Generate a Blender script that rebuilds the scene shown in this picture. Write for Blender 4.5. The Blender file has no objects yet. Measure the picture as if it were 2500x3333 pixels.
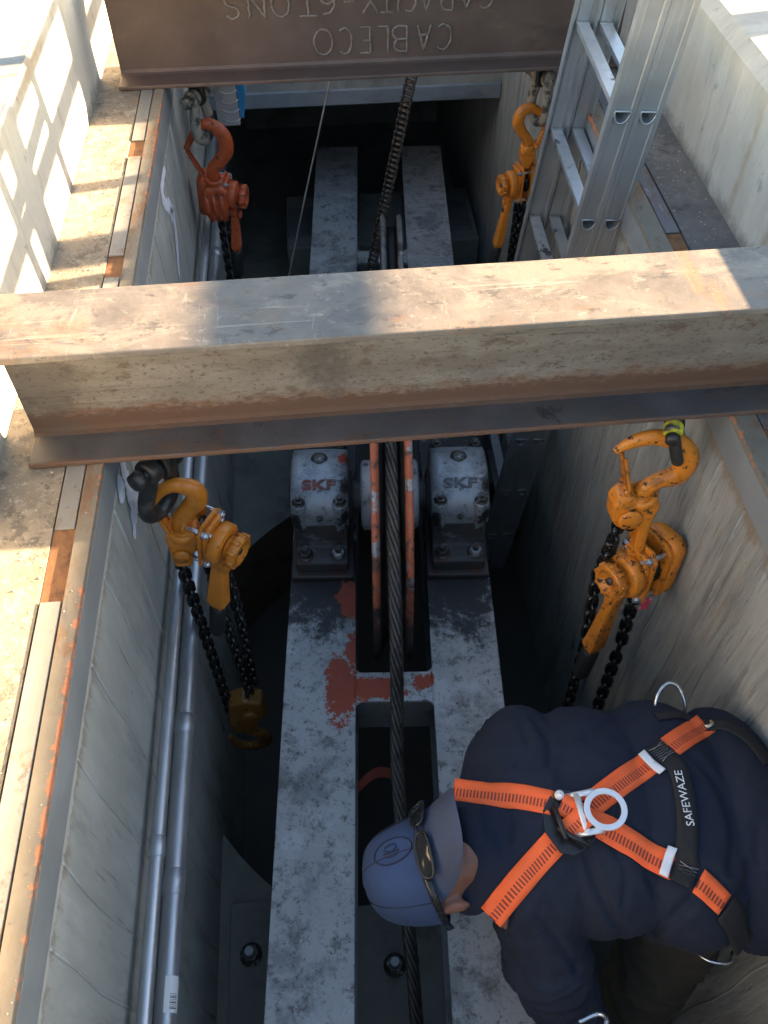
import bpy, bmesh, math, random
from mathutils import Vector, Matrix, Euler
from mathutils.bvhtree import BVHTree
random.seed(7)
SC = bpy.context.scene
COL = SC.collection
R = math.radians

# ------------------------------------------------------------------ camera
cd = bpy.data.cameras.new('camera'); cam = bpy.data.objects.new('camera', cd); COL.objects.link(cam)
cd.sensor_fit = 'HORIZONTAL'; cd.sensor_width = 36; cd.lens = 39.96; cd.clip_start = .05; cd.clip_end = 400
cam.matrix_world = Matrix(((.996473, .068632, -.048282, 0), (-.08376, .778749, -.621719, 0), (-.005071, .62357, .781751, 1.25), (0, 0, 0, 1)))
SC.camera = cam
# ------------------------------------------------------------------ sky and sun
SUN_AZ, SUN_EL = R(9.6), R(12.4)          # azimuth from +X towards +Y
w = bpy.data.worlds.new('World'); SC.world = w; w.use_nodes = True
nt = w.node_tree; nt.nodes.clear()
sky = nt.nodes.new('ShaderNodeTexSky'); sky.sky_type = 'NISHITA'; sky.sun_disc = False
sky.sun_elevation = SUN_EL; sky.sun_rotation = R(90) - SUN_AZ; sky.altitude = 20; sky.air_density = 1.0; sky.dust_density = 1.2; sky.ozone_density = 1.0
bg = nt.nodes.new('ShaderNodeBackground'); bg.inputs[1].default_value = .05
wo = nt.nodes.new('ShaderNodeOutputWorld')
nt.links.new(sky.outputs[0], bg.inputs[0]); nt.links.new(bg.outputs[0], wo.inputs[0])
sd = bpy.data.lights.new('sun', 'SUN'); sun = bpy.data.objects.new('sun', sd); COL.objects.link(sun)
sd.energy = 5.0; sd.angle = R(.5); sd.color = (1, .73, .45)
sdir = Vector((math.cos(SUN_EL) * math.cos(SUN_AZ), math.cos(SUN_EL) * math.sin(SUN_AZ), math.sin(SUN_EL)))
sun.rotation_euler = sdir.to_track_quat('Z', 'Y').to_euler(); sun.location = (6, 1, 3)
vs = SC.view_settings; vs.view_transform = 'Standard'; vs.look = 'None'; vs.gamma = 1; vs.exposure = 3.6; vs.use_curve_mapping = False
SC.cycles.max_bounces = 8; SC.cycles.diffuse_bounces = 5

# ------------------------------------------------------------------ materials
def mat(name, base, rough=.6, metal=0., layers=(), bump=.15, bscale=40, var=.25, vscale=6, vst=(1, 1, 1), rvar=.1, coat=0., bdist=.004, wear=None):
    m = bpy.data.materials.new(name); m.use_nodes = True
    t = m.node_tree; N = t.nodes; K = t.links
    b = N['Principled BSDF']
    tc = N.new('ShaderNodeTexCoord')
    cnt = [0]
    def noise(scale, st=(1, 1, 1), det=6, rgh=.6, dist=0.):
        cnt[0] += 1
        mp = N.new('ShaderNodeMapping'); mp.inputs['Scale'].default_value = st
        mp.inputs['Location'].default_value = (cnt[0] * 3.17, cnt[0] * 1.73, cnt[0] * 2.41)
        K.new(tc.outputs['Object'], mp.inputs[0])
        n = N.new('ShaderNodeTexNoise'); n.inputs['Scale'].default_value = scale; n.inputs['Detail'].default_value = det
        n.inputs['Roughness'].default_value = rgh; n.inputs['Distortion'].default_value = dist
        K.new(mp.outputs[0], n.inputs['Vector']); return n.outputs[0]
    def maprange(s, a, b_, c, d, smooth=False):
        r = N.new('ShaderNodeMapRange'); r.inputs[1].default_value = a; r.inputs[2].default_value = b_; r.inputs[3].default_value = c; r.inputs[4].default_value = d
        if smooth: r.interpolation_type = 'SMOOTHSTEP'
        K.new(s, r.inputs[0]); return r.outputs[0]
    def math_(op, a, b_=None):
        r = N.new('ShaderNodeMath'); r.operation = op
        for i, v in enumerate((a, b_)):
            if v is None: continue
            if isinstance(v, (int, float)): r.inputs[i].default_value = v
            else: K.new(v, r.inputs[i])
        return r.outputs[0]
    def mixc(f, a, b_):
        r = N.new('ShaderNodeMix'); r.data_type = 'RGBA'
        K.new(f, r.inputs[0])
        for i, v in ((6, a), (7, b_)):
            if isinstance(v, tuple): r.inputs[i].default_value = (*v[:3], 1)
            else: K.new(v, r.inputs[i])
        return r.outputs[2]
    def mixf(f, a, b_):
        r = N.new('ShaderNodeMix'); r.data_type = 'FLOAT'
        K.new(f, r.inputs[0])
        for i, v in ((2, a), (3, b_)):
            if isinstance(v, (int, float)): r.inputs[i].default_value = v
            else: K.new(v, r.inputs[i])
        return r.outputs[0]
    n1 = noise(vscale, vst, 8, .65)
    f = maprange(n1, .25, .75, 0, 1)
    lo = tuple(c * (1 - var) for c in base); hi = tuple(min(1, c * (1 + var)) for c in base)
    col = mixc(f, lo, hi)
    rg = maprange(n1, .3, .7, max(.02, rough - rvar), min(1, rough + rvar)); mt = metal
    hgt = None
    for L in layers:
        n = noise(L.get('scale', 8), L.get('st', (1, 1, 1)), L.get('det', 7), L.get('rgh', .65), L.get('dist', 0))
        lo_, hi_ = L.get('lo', .55), L.get('hi', .62)
        if 'spots' in L:
            best = None
            for (x, y, z, r) in L['spots']:
                mp = N.new('ShaderNodeMapping'); rr = r if isinstance(r, tuple) else (r, r, r)
                mp.inputs['Location'].default_value = (-x / rr[0], -y / rr[1], -z / rr[2]); mp.inputs['Scale'].default_value = tuple(1 / q for q in rr)
                K.new(tc.outputs['Object'], mp.inputs[0])
                ln = N.new('ShaderNodeVectorMath'); ln.operation = 'LENGTH'; K.new(mp.outputs[0], ln.inputs[0])
                v = math_('SUBTRACT', 1., ln.outputs['Value'])
                best = v if best is None else math_('MAXIMUM', best, v)
            best = math_('MAXIMUM', best, -1.)
            s = math_('ADD', math_('MULTIPLY', math_('SUBTRACT', n, .5), L.get('amp', 2.)), best)
            k = maprange(s, L.get('lo', 0.), L.get('hi', .12), 0, 1, True)
        else:
            k = maprange(n, lo_, hi_, 0, 1, True)
        if L.get('op', 1) != 1: k = math_('MULTIPLY', k, L['op'])
        col = mixc(k, col, L['col'])
        if 'rough' in L: rg = mixf(k, rg, L['rough'])
        if 'metal' in L: mt = mixf(k, mt, L['metal'])
        if L.get('bump'):
            h = math_('MULTIPLY', k, L['bump']); hgt = h if hgt is None else math_('ADD', hgt, h)
    if wear:
        bv = N.new('ShaderNodeBevel'); bv.samples = 4; bv.inputs['Radius'].default_value = wear[1]
        ge = N.new('ShaderNodeNewGeometry'); dt = N.new('ShaderNodeVectorMath'); dt.operation = 'DOT_PRODUCT'
        K.new(bv.outputs[0], dt.inputs[0]); K.new(ge.outputs['Normal'], dt.inputs[1])
        e = math_('SUBTRACT', 1., dt.outputs['Value']); nz = noise(wear[3], (1, 1, 1), 8, .75)
        k = maprange(math_('ADD', math_('MULTIPLY', e, 6.), math_('MULTIPLY', math_('SUBTRACT', nz, .5), 2.6)), wear[2], wear[2] + .2, 0, 1, True)
        col = mixc(k, col, wear[0]); rg = mixf(k, rg, .55)
    if name.startswith('strap'):
        uv = N.new('ShaderNodeUVMap'); sp = N.new('ShaderNodeSeparateXYZ'); K.new(uv.outputs[0], sp.inputs[0])
        band = math_('LESS_THAN', math_('ABSOLUTE', math_('SUBTRACT', sp.outputs[1], .42)), .17)
        dash = math_('LESS_THAN', math_('FRACT', math_('MULTIPLY', sp.outputs[0], 1 / .0065)), .5)
        col = mixc(math_('MULTIPLY', math_('MULTIPLY', band, dash), .85), col, (.16, .03, .025))
    if isinstance(col, tuple): b.inputs['Base Color'].default_value = (*col, 1)
    else: K.new(col, b.inputs['Base Color'])
    K.new(rg, b.inputs['Roughness'])
    if isinstance(mt, (int, float)): b.inputs['Metallic'].default_value = mt
    else: K.new(mt, b.inputs['Metallic'])
    if coat: b.inputs['Coat Weight'].default_value = coat
    if bump:
        nb = noise(bscale, vst, 8, .7)
        h = math_('MULTIPLY', nb, 1.)
        if hgt is not None: h = math_('ADD', h, hgt)
        bp = N.new('ShaderNodeBump'); bp.inputs['Strength'].default_value = bump; bp.inputs['Distance'].default_value = bdist
        K.new(h, bp.inputs['Height']); K.new(bp.outputs[0], b.inputs['Normal'])
    return m

M = {}
# vertical board-formed pit concrete: streaks run in z
M['wall'] = mat('pit_concrete', (.32, .315, .285), .85, 0, [
    dict(col=(.44, .43, .38), scale=2.6, rgh=.72, st=(1, 2.6, .7), lo=.50, hi=.68, op=.75),
    dict(col=(.16, .152, .135), scale=3.2, rgh=.72, st=(1, 3.4, .45), lo=.50, hi=.66, op=.7),
    dict(col=(.47, .455, .40), scale=7, rgh=.75, st=(1, 7, .5), lo=.56, hi=.66, op=.6),
    dict(col=(.115, .11, .10), scale=9, rgh=.7, st=(1, 8, .35), lo=.57, hi=.64, op=.65, bump=-.5),
    dict(col=(.26, .17, .09), scale=2.4, rgh=.7, st=(1, 4, .3), lo=.60, hi=.74, op=.5),
    dict(col=(.22, .14, .07), scale=9, rgh=.78, st=(1, 2, .6), lo=.35, hi=.9, amp=3., op=.6, spots=[(0, 1.2, -.095, (9, 9, .06))]),
    dict(col=(.07, .07, .065), scale=24, rgh=.7, lo=.66, hi=.70, op=.7, bump=-1.2),
    dict(col=(.55, .53, .48), scale=34, rgh=.7, lo=.69, hi=.72, op=.6, bump=.6),
    dict(col=(.40, .26, .215), scale=1.5, st=(1, 1.3, .7), lo=.60, hi=.76, op=.35)], bump=.5, bscale=11, vst=(1, 6, .7), vscale=5, var=.22, bdist=.010)
M['wall_pale'] = mat('pale_pit_concrete', (.36, .365, .33), .85, 0, [
    dict(col=(.47, .475, .43), scale=2.4, rgh=.72, st=(1, 2.0, .8), lo=.48, hi=.68, op=.7),
    dict(col=(.21, .215, .195), scale=3.0, rgh=.72, st=(1, 2.6, .6), lo=.52, hi=.68, op=.65),
    dict(col=(.44, .44, .40), scale=6, rgh=.75, st=(1, 5, .5), lo=.58, hi=.68, op=.5),
    dict(col=(.15, .148, .13), scale=8, rgh=.72, st=(1, 7, .3), lo=.60, hi=.66, op=.6, bump=-.5),
    dict(col=(.30, .24, .15), scale=3.4, rgh=.72, st=(1, 3, .4), lo=.62, hi=.74, op=.45),
    dict(col=(.22, .16, .09), scale=9, rgh=.78, st=(1, 2, .6), lo=.35, hi=.9, amp=3., op=.55, spots=[(0, 1.2, -.095, (9, 9, .06))]),
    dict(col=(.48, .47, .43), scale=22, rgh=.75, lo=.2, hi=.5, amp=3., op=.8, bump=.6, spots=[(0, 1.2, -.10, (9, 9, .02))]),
    dict(col=(.08, .08, .07), scale=22, rgh=.7, lo=.68, hi=.71, op=.7, bump=-1.2),
    dict(col=(.38, .27, .22), scale=1.5, st=(1, 1.3, .7), lo=.64, hi=.78, op=.3)], bump=.4, bscale=12, vst=(1, 4, .8), vscale=5, var=.14, bdist=.008)
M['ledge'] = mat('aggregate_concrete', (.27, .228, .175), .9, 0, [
    dict(col=(.40, .345, .265), scale=28, rgh=.75, lo=.50, hi=.60, op=.7, bump=.4),
    dict(col=(.11, .10, .088), scale=20, rgh=.75, lo=.53, hi=.62, op=.7, bump=-.5),
    dict(col=(.13, .118, .10), scale=4, rgh=.7, lo=.50, hi=.66, op=.6),
    dict(col=(.30, .19, .105), scale=6, rgh=.7, lo=.56, hi=.70, op=.5),
    dict(col=(.52, .47, .38), scale=60, lo=.60, hi=.66, op=.6, bump=.5),
    dict(col=(.50, .46, .38), scale=15, lo=.70, hi=.73, op=.7)], bump=.6, bscale=80, var=.3, vscale=12, bdist=.005)
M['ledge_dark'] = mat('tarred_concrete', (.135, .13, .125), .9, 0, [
    dict(col=(.30, .29, .27), scale=50, lo=.58, hi=.66, op=.55, bump=.4),
    dict(col=(.27, .26, .245), scale=6, lo=.5, hi=.68, op=.6),
    dict(col=(.035, .035, .035), scale=9, lo=.58, hi=.7, op=.7),
    dict(col=(.6, .59, .57), scale=60, lo=.73, hi=.75)], bump=.5, bscale=80, var=.35, vscale=16, bdist=.006)
M['curb'] = mat('smooth_concrete', (.43, .42, .375), .85, 0, [
    dict(col=(.55, .54, .49), scale=3, rgh=.72, st=(1, 2.4, .7), lo=.48, hi=.66, op=.7),
    dict(col=(.28, .275, .245), scale=5, rgh=.72, st=(1, 2.6, .6), lo=.53, hi=.68, op=.65),
    dict(col=(.26, .185, .10), scale=3.0, rgh=.7, st=(1, 4, .10), lo=.585, hi=.67, op=.65),
    dict(col=(.27, .18, .09), scale=8, rgh=.7, lo=.1, hi=1., amp=2., op=.55, spots=[(1.03, 1.66, .12, (.2, .022, .22)), (1.03, 1.87, .17, (.2, .028, .24)), (1.03, 1.37, .2, (.2, .018, .2)), (-.668, 2.1, .33, (.2, .3, .05))]),
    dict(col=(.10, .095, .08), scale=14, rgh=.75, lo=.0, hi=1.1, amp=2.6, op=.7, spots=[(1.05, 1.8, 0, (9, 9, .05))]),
    dict(col=(.16, .155, .14), scale=14, rgh=.75, lo=.60, hi=.68, op=.55),
    dict(col=(.07, .07, .06), scale=44, lo=.69, hi=.72, op=.8, bump=-1)], bump=.35, bscale=16, var=.14, vscale=6, vst=(1, 2, .8), bdist=.005)
M['ground'] = mat('paving_concrete', (.42, .39, .33), .9, 0, [
    dict(col=(.25, .22, .18), scale=3, lo=.55, hi=.72, op=.6), dict(col=(.6, .57, .5), scale=60, lo=.6, hi=.68, op=.5)], bump=.4, bscale=60, var=.2)
M['floor'] = mat('pit_floor', (.23, .23, .205), .85, 0, [
    dict(col=(.11, .105, .085), scale=4, rgh=.72, lo=.5, hi=.7, op=.7), dict(col=(.32, .315, .27), scale=7, lo=.58, hi=.75, op=.5), dict(col=(.4, .4, .37), scale=40, lo=.74, hi=.77)], bump=.3, bscale=25)
M['dark_floor'] = mat('oily_sump', (.07, .064, .05), .6, 0, [dict(col=(.09, .06, .035), scale=6, lo=.55, hi=.72, op=.6)], bump=.3, bscale=20)
M['drum_rust'] = mat('rusty_drum', (.15, .105, .07), .8, 0, [dict(col=(.03, .025, .02), scale=8, lo=.5, hi=.7)], bump=.3, bscale=30)
# beams
M['beam_top'] = mat('worn_beam_top', (.20, .17, .138), .5, .15, [
    dict(col=(.105, .092, .09), scale=3.0, rgh=.74, st=(.6, 1.2, 1), lo=.50, hi=.64, op=.6, rough=.42, dist=.4),
    dict(col=(.31, .262, .20), scale=6, rgh=.74, st=(.6, 1.2, 1), lo=.51, hi=.60, op=.75, rough=.55, dist=.6),
    dict(col=(.29, .16, .08), scale=9, rgh=.76, st=(.5, 1.1, 1), lo=.54, hi=.66, op=.42, dist=.6),
    dict(col=(.07, .062, .058), scale=22, rgh=.78, st=(.7, 1.2, 1), lo=.56, hi=.63, op=.65),
    dict(col=(.42, .37, .30), scale=30, rgh=.78, st=(.8, 1.2, 1), lo=.585, hi=.64, op=.5),
    dict(col=(.45, .40, .32), scale=22, st=(.10, 3, 1), lo=.61, hi=.66, op=.45, dist=1.2),
    dict(col=(.45, .40, .32), scale=18, st=(2.6, .22, 1), lo=.63, hi=.68, op=.4, dist=1.2),
    dict(col=(.46, .19, .08), scale=34, rgh=.78, lo=.1, hi=.7, amp=2.6, op=.45, spots=[(.68, .02, .28, (.022, .12, .1)), (.705, -.05, .28, (.02, .06, .1))]),
    dict(col=(.62, .60, .56), scale=90, st=(.5, 1, 1), lo=.69, hi=.72, op=.7, metal=.6)], bump=.3, bscale=70, var=.3, vscale=14, bdist=.002)
M['beam_web'] = mat('tan_rust_web', (.235, .205, .165), .62, .1, [
    dict(col=(.155, .122, .09), scale=5, rgh=.72, st=(.3, 1, 1.6), lo=.45, hi=.68, op=.7),
    dict(col=(.30, .272, .222), scale=9, rgh=.72, st=(.25, 1, 2.0), lo=.53, hi=.66, op=.6),
    dict(col=(.125, .078, .05), scale=34, rgh=.78, st=(.5, 1, 1), lo=.52, hi=.64, op=.75),
    dict(col=(.085, .062, .05), scale=150, st=(.6, 1, 1), lo=.55, hi=.65, op=.7),
    dict(col=(.075, .06, .05), scale=14, st=(.08, 1, 2.4), lo=.60, hi=.66, op=.6),
    dict(col=(.175, .088, .045), scale=40, rgh=.8, st=(.4, 1, 1.2), lo=.1, hi=.8, amp=2.4, op=.8, rough=.9, bump=.6, spots=[(0, 0, .035, (9, 9, .06))]),
    dict(col=(.10, .055, .035), scale=60, rgh=.75, st=(.5, 1, 1), lo=.15, hi=.55, amp=2.4, op=.75, spots=[(0, 0, .028, (9, 9, .05))]),
    dict(col=(.085, .072, .062), scale=24, rgh=.78, lo=.1, hi=.7, amp=2.4, op=.55, spots=[(-.56, 0, .14, (.12, 1, .2)), (-.02, 0, .16, (.08, 1, .14))])], bump=.35, bscale=160, var=.2, vscale=26, vst=(.4, 1, 1), bdist=.0015)
M['beam_low'] = mat('mill_scale_flange', (.098, .092, .092), .52, .3, [
    dict(col=(.19, .13, .085), scale=7, st=(.4, 1, 1), lo=.54, hi=.70, op=.7, rough=.8),
    dict(col=(.04, .04, .043), scale=5, st=(.6, 1, 1), lo=.57, hi=.68, op=.8),
    dict(col=(.40, .155, .04), scale=13, st=(.5, 1, 1), lo=.66, hi=.74, op=.8, rough=.9),
    dict(col=(.17, .085, .045), scale=26, rgh=.78, st=(.5, 1, 1), lo=.3, hi=1., amp=2.8, op=.7, rough=.9, spots=[(0, -.0925, .01, (9, .012, 1))]), dict(col=(.15, .085, .05), scale=18, rgh=.78, st=(.5, 1, 1), lo=.52, hi=.62, op=.55), dict(col=(.03, .028, .028), scale=7, rgh=.72, lo=.60, hi=.66, op=.8)], bump=.35, bscale=70, var=.3, vscale=9, bdist=.002)
M['beam_rear'] = mat('brown_primed_beam', (.125, .086, .070), .52, .15, [
    dict(col=(.20, .135, .085), scale=4, st=(.6, 1, 1), lo=.54, hi=.72, op=.75),
    dict(col=(.062, .047, .047), scale=5, st=(.5, 1, 1), lo=.55, hi=.7, op=.7),
    dict(col=(.30, .18, .08), scale=24, st=(.4, 1, 1), lo=.66, hi=.76, op=.7)], bump=.15, bscale=45, var=.25, vscale=8, bdist=.002)
M['weld'] = mat('weld_bead', (.26, .215, .185), .45, .4, (), bump=.3, bscale=160)
M['rim'] = mat('painted_rim_steel', (.215, .185, .14), .7, .05, [
    dict(col=(.21, .115, .06), scale=10, rgh=.75, st=(1, .45, 1), lo=.47, hi=.60, op=.85, rough=.9),
    dict(col=(.10, .10, .105), scale=13, st=(1, .3, 1), lo=.58, hi=.68, op=.8),
    dict(col=(.62, .20, .08), scale=40, rgh=.75, lo=.55, hi=.8, amp=3.6, op=.8, spots=[(0, -.6, .003, (.012, .6, .05)), (0, .05, .003, (.010, .3, .05)), (0, 1.2, .003, (.009, .5, .05)), (.02, .3, .003, (.02, .2, .05))])], bump=.3, bscale=60, var=.2, vscale=12, bdist=.003)
M['rim_v'] = mat('grey_green_steel', (.235, .25, .25), .6, .1, [
    dict(col=(.32, .335, .33), scale=5, st=(1, .4, 1), lo=.52, hi=.7, op=.6),
    dict(col=(.17, .12, .075), scale=9, st=(1, .6, .7), lo=.62, hi=.74, op=.75), dict(col=(.6, .6, .58), scale=70, lo=.74, hi=.77)], bump=.15, bscale=40, var=.15)
M['rim_bar'] = mat('pale_flat_bar', (.235, .225, .205), .7, .1, [
    dict(col=(.31, .29, .25), scale=8, st=(1, .3, 1), lo=.5, hi=.66, op=.7), dict(col=(.16, .16, .16), scale=14, st=(1, .4, 1), lo=.62, hi=.7, op=.7),
    dict(col=(.24, .12, .055), scale=9, rgh=.75, lo=.55, hi=.66, op=.75), dict(col=(.10, .09, .08), scale=30, rgh=.75, lo=.58, hi=.66, op=.6)], bump=.2, bscale=50, var=.2)
M['rim_dark'] = mat('flaking_blue_grey_bar', (.15, .15, .16), .7, .1, [dict(col=(.30, .33, .40), scale=12, rgh=.78, st=(1, .5, 1), lo=.53, hi=.60, op=.8), dict(col=(.16, .075, .04), scale=9, rgh=.75, st=(1, .5, 1), lo=.50, hi=.62, op=.85), dict(col=(.5, .15, .06), scale=14, rgh=.7, lo=.66, hi=.70, op=.8)], bump=.3, bscale=60, bdist=.003)
M['rust'] = mat('orange_rust', (.24, .115, .05), .9, 0, [dict(col=(.13, .06, .03), scale=25, lo=.5, hi=.65, op=.8)], bump=.4, bscale=120, var=.25, vscale=40)
M['galv'] = mat('galvanised_steel', (.50, .52, .55), .42, .8, [dict(col=(.40, .42, .45), scale=30, st=(1, .3, 1), lo=.52, hi=.62, op=.6, rough=.45), dict(col=(.2, .2, .2), scale=20, st=(1, .4, 1), lo=.68, hi=.74, op=.7)], bump=.05, bscale=60, var=.1)
M['alu'] = mat('weathered_aluminium', (.47, .475, .47), .45, .7, [
    dict(col=(.30, .305, .30), scale=6, st=(1, 1, .5), lo=.5, hi=.68, op=.6, rough=.55),
    dict(col=(.62, .62, .61), scale=18, st=(1.5, 1.5, .15), lo=.56, hi=.66, op=.5, rough=.35),
    dict(col=(.10, .10, .10), scale=28, lo=.68, hi=.72, op=.7)], bump=.1, bscale=70, var=.12, bdist=.002)
M['rung'] = mat('scuffed_rung', (.56, .565, .57), .42, .6, [dict(col=(.06, .06, .06), scale=26, st=(1, .8, 1), lo=.60, hi=.65, op=.85), dict(col=(.40, .40, .41), scale=12, lo=.5, hi=.66, op=.6)], bump=.1, bscale=80, var=.1)
def paint(name, c, chip, ed=.75):
    return mat(name, c, .40, 0, [
        dict(col=tuple(q * .50 for q in c), scale=11, rgh=.72, lo=.50, hi=.68, op=.65),
        dict(col=tuple(min(1, q * 1.15 + .03) for q in c), scale=24, rgh=.72, lo=.56, hi=.66, op=.4),
        dict(col=(.03, .022, .018), scale=55, rgh=.72, lo=chip, hi=chip + .025, rough=.6, bump=-1.5),
        dict(col=(.10, .05, .02), scale=18, rgh=.75, lo=chip - .03, hi=chip + .05, op=.55, rough=.8)], bump=.2, bscale=60, var=.14, vscale=10, coat=.1, bdist=.0015, wear=((.035, .026, .02), .005, ed, 45))
M['yellow'] = paint('chipped_amber_paint', (.70, .225, .018), .575, .55)
M['yellow_shaded'] = paint('dirty_shaded_amber_paint', (.26, .115, .02), .58, .6)  # dirtier amber, its base also darkened to paint in the shade low in the pit
M['yellow2'] = paint('amber_paint', (.66, .215, .02), .64, .95)
M['orange'] = paint('worn_orange_paint', (.50, .092, .026), .60)
M['chain'] = mat('oiled_black_chain', (.055, .052, .048), .28, .8, [dict(col=(.06, .045, .03), scale=30, lo=.55, hi=.7)], bump=.1, bscale=80, var=.3)
M['shackle'] = mat('dark_shackle', (.055, .053, .05), .42, .5, [dict(col=(.13, .115, .095), scale=24, lo=.54, hi=.66, rough=.6)], bump=.15, bscale=60)
M['shackle_y'] = mat('chipped_yellow_shackle', (.05, .048, .042), .45, .4, [dict(col=(.62, .56, .035), scale=20, lo=-.05, hi=.25, amp=1.5, rough=.45, metal=0, spots=[(0, 0, .054, (.045, .035, .022)), (.02, 0, -.02, .014)])], bump=.15, bscale=60)
M['shackle_w'] = mat('muddy_shackle', (.33, .28, .215), .75, .1, [dict(col=(.06, .055, .05), scale=32, lo=.5, hi=.62, rough=.5)], bump=.25, bscale=60)
M['bolt'] = mat('zinc_bolt', (.62, .62, .63), .25, .9, (), bump=.05)
M['bolt_dirty'] = mat('greasy_bolt', (.10, .09, .08), .45, .5, [dict(col=(.33, .32, .32), scale=60, lo=.55, hi=.65), dict(col=(.35, .09, .05), scale=25, lo=.63, hi=.7, rough=.7)], bump=.2, bscale=90)
M['rubber'] = mat('black_rubber', (.017, .017, .017), .6, 0, (), bump=.1)
red = (.40, .085, .045)
M['frame'] = mat('scuffed_grey_frame', (.44, .44, .435), .5, .15, [
    dict(col=(.22, .22, .215), scale=6, rgh=.75, lo=.50, hi=.62, op=.75), dict(col=(.58, .59, .61), scale=4, rgh=.72, lo=.54, hi=.66, op=.75),
    dict(col=(.13, .122, .11), scale=16, rgh=.78, lo=.53, hi=.63, op=.75), dict(col=(.075, .07, .063), scale=44, rgh=.78, lo=.56, hi=.63, op=.75), dict(col=(.035, .034, .032), scale=26, rgh=.7, lo=.655, hi=.68, op=.85),
    dict(col=(.15, .135, .105), scale=7, rgh=.7, lo=.63, hi=.70, op=.7), dict(col=(.56, .585, .62), scale=60, rgh=.7, lo=.64, hi=.68, op=.5),
    dict(col=(.026, .024, .023), scale=16, lo=-.05, hi=.45, amp=2.6, rgh=.8, rough=.42, bump=.5, spots=[(-.2, -.20, -1, (.2, .28, .3)), (.215, -.22, -1, (.2, .27, .3)), (-.2, .2, -1, (.3, .4, .3)), (.215, .2, -1, (.3, .4, .3))]),
    dict(col=red, scale=30, lo=.05, hi=.16, amp=2.8, rgh=.8, rough=.65, bump=.8, spots=[(-.15, -.60, -1, (.05, .12, .2)), (-.115, -.48, -1, (.025, .07, .2)), (-.06, -.605, -1, (.10, .04, .2)), (-.125, -.30, -1, (.045, .075, .2)), (.09, -.585, -1, (.035, .028, .2))]),
    dict(col=(.09, .05, .042), scale=38, rgh=.78, lo=.56, hi=.66, op=.6), dict(col=(.42, .43, .45), scale=33, lo=.66, hi=.70, op=.6)], bump=.3, bscale=60, var=.18, vscale=7, bdist=.002)
M['frame_in'] = mat('frame_inside', (.17, .18, .185), .6, .1, [dict(col=(.08, .08, .08), scale=8, lo=.5, hi=.68, op=.7)], bump=.15)
M['housing'] = mat('silver_housing_paint', (.42, .435, .455), .42, .3, [
    dict(col=(.25, .255, .265), scale=12, rgh=.75, lo=.48, hi=.62, op=.75), dict(col=(.075, .07, .065), scale=40, rgh=.78, lo=.555, hi=.63, op=.75, rough=.5), dict(col=(.55, .57, .60), scale=18, rgh=.72, lo=.58, hi=.68, op=.6),
    dict(col=(.04, .037, .035), scale=30, rgh=.8, lo=.0, hi=.5, amp=2.8, rough=.42, spots=[(0, -.16, -.02, (.2, .05, .05)), (.075, -.06, .11, (.03, .05, .05)), (.07, -.125, .04, (.03, .03, .07)), (-.07, -.125, .04, (.028, .03, .07)), (0, .15, .1, (.2, .05, .08))]),
    dict(col=red, scale=30, lo=.05, hi=.09, amp=2., rough=.6, spots=[(.072, .03, .11, (.02, .035, .06))])], bump=.25, bscale=50, var=.15, bdist=.002)
M['housing_clean'] = mat('silver_housing_paint_clean', (.42, .435, .455), .42, .3, [
    dict(col=(.25, .255, .265), scale=12, rgh=.75, lo=.48, hi=.62, op=.75), dict(col=(.075, .07, .065), scale=40, rgh=.78, lo=.555, hi=.63, op=.75, rough=.5), dict(col=(.55, .57, .60), scale=18, rgh=.72, lo=.58, hi=.68, op=.6),
    dict(col=(.04, .037, .035), scale=30, rgh=.8, lo=.0, hi=.5, amp=2.8, rough=.42, spots=[(0, -.16, -.02, (.2, .05, .05)), (.075, -.06, .11, (.03, .05, .05)), (.07, -.125, .04, (.03, .03, .07)), (-.07, -.125, .04, (.028, .03, .07)), (0, .15, .1, (.2, .05, .08))]),
    ], bump=.25, bscale=50, var=.15, vscale=5, bdist=.002)
M['housing_low'] = mat('greasy_housing_base', (.085, .078, .075), .5, .2, [dict(col=(.16, .06, .045), scale=10, lo=.5, hi=.64, op=.7), dict(col=(.27, .27, .28), scale=12, lo=.62, hi=.7, op=.7)], bump=.25, bscale=50)
M['letter_red'] = mat('rubbed_red_relief', (.26, .085, .065), .6, 0, [dict(col=(.33, .33, .34), scale=60, lo=.60, hi=.68, op=.7)], bump=.1)
M['letter_grey'] = mat('silver_relief', (.16, .165, .17), .5, .2, [dict(col=(.30, .31, .32), scale=40, lo=.58, hi=.68)], bump=.1)
M['sheave'] = mat('worn_orange_sheave', (.43, .115, .055), .5, .1, [
    dict(col=(.36, .37, .38), scale=7, lo=.55, hi=.60, rough=.35, metal=.5), dict(col=(.06, .045, .04), scale=13, rgh=.75, lo=.52, hi=.60, op=.9), dict(col=(.035, .03, .028), scale=14, rgh=.75, lo=0, hi=.4, amp=1.8, spots=[(0, -.52, -.12, (.3, .2, .30))]), dict(col=(.12, .11, .10), scale=40, lo=.58, hi=.66, op=.7)], bump=.2, bscale=50)
M['groove'] = mat('greasy_groove', (.032, .03, .029), .45, .4, [dict(col=(.10, .06, .045), scale=8, lo=.6, hi=.7)], bump=.3, bscale=40)
M['hub'] = mat('grey_hub', (.48, .49, .51), .45, .3, [dict(col=(.1, .1, .1), scale=14, lo=.55, hi=.65, op=.8)], bump=.15)
M['grey_wheel'] = mat('dull_grey_wheel', (.20, .195, .185), .55, .3, [dict(col=(.07, .06, .055), scale=9, lo=.5, hi=.62), dict(col=(.4, .39, .37), scale=20, lo=.64, hi=.7)], bump=.15)
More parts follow.
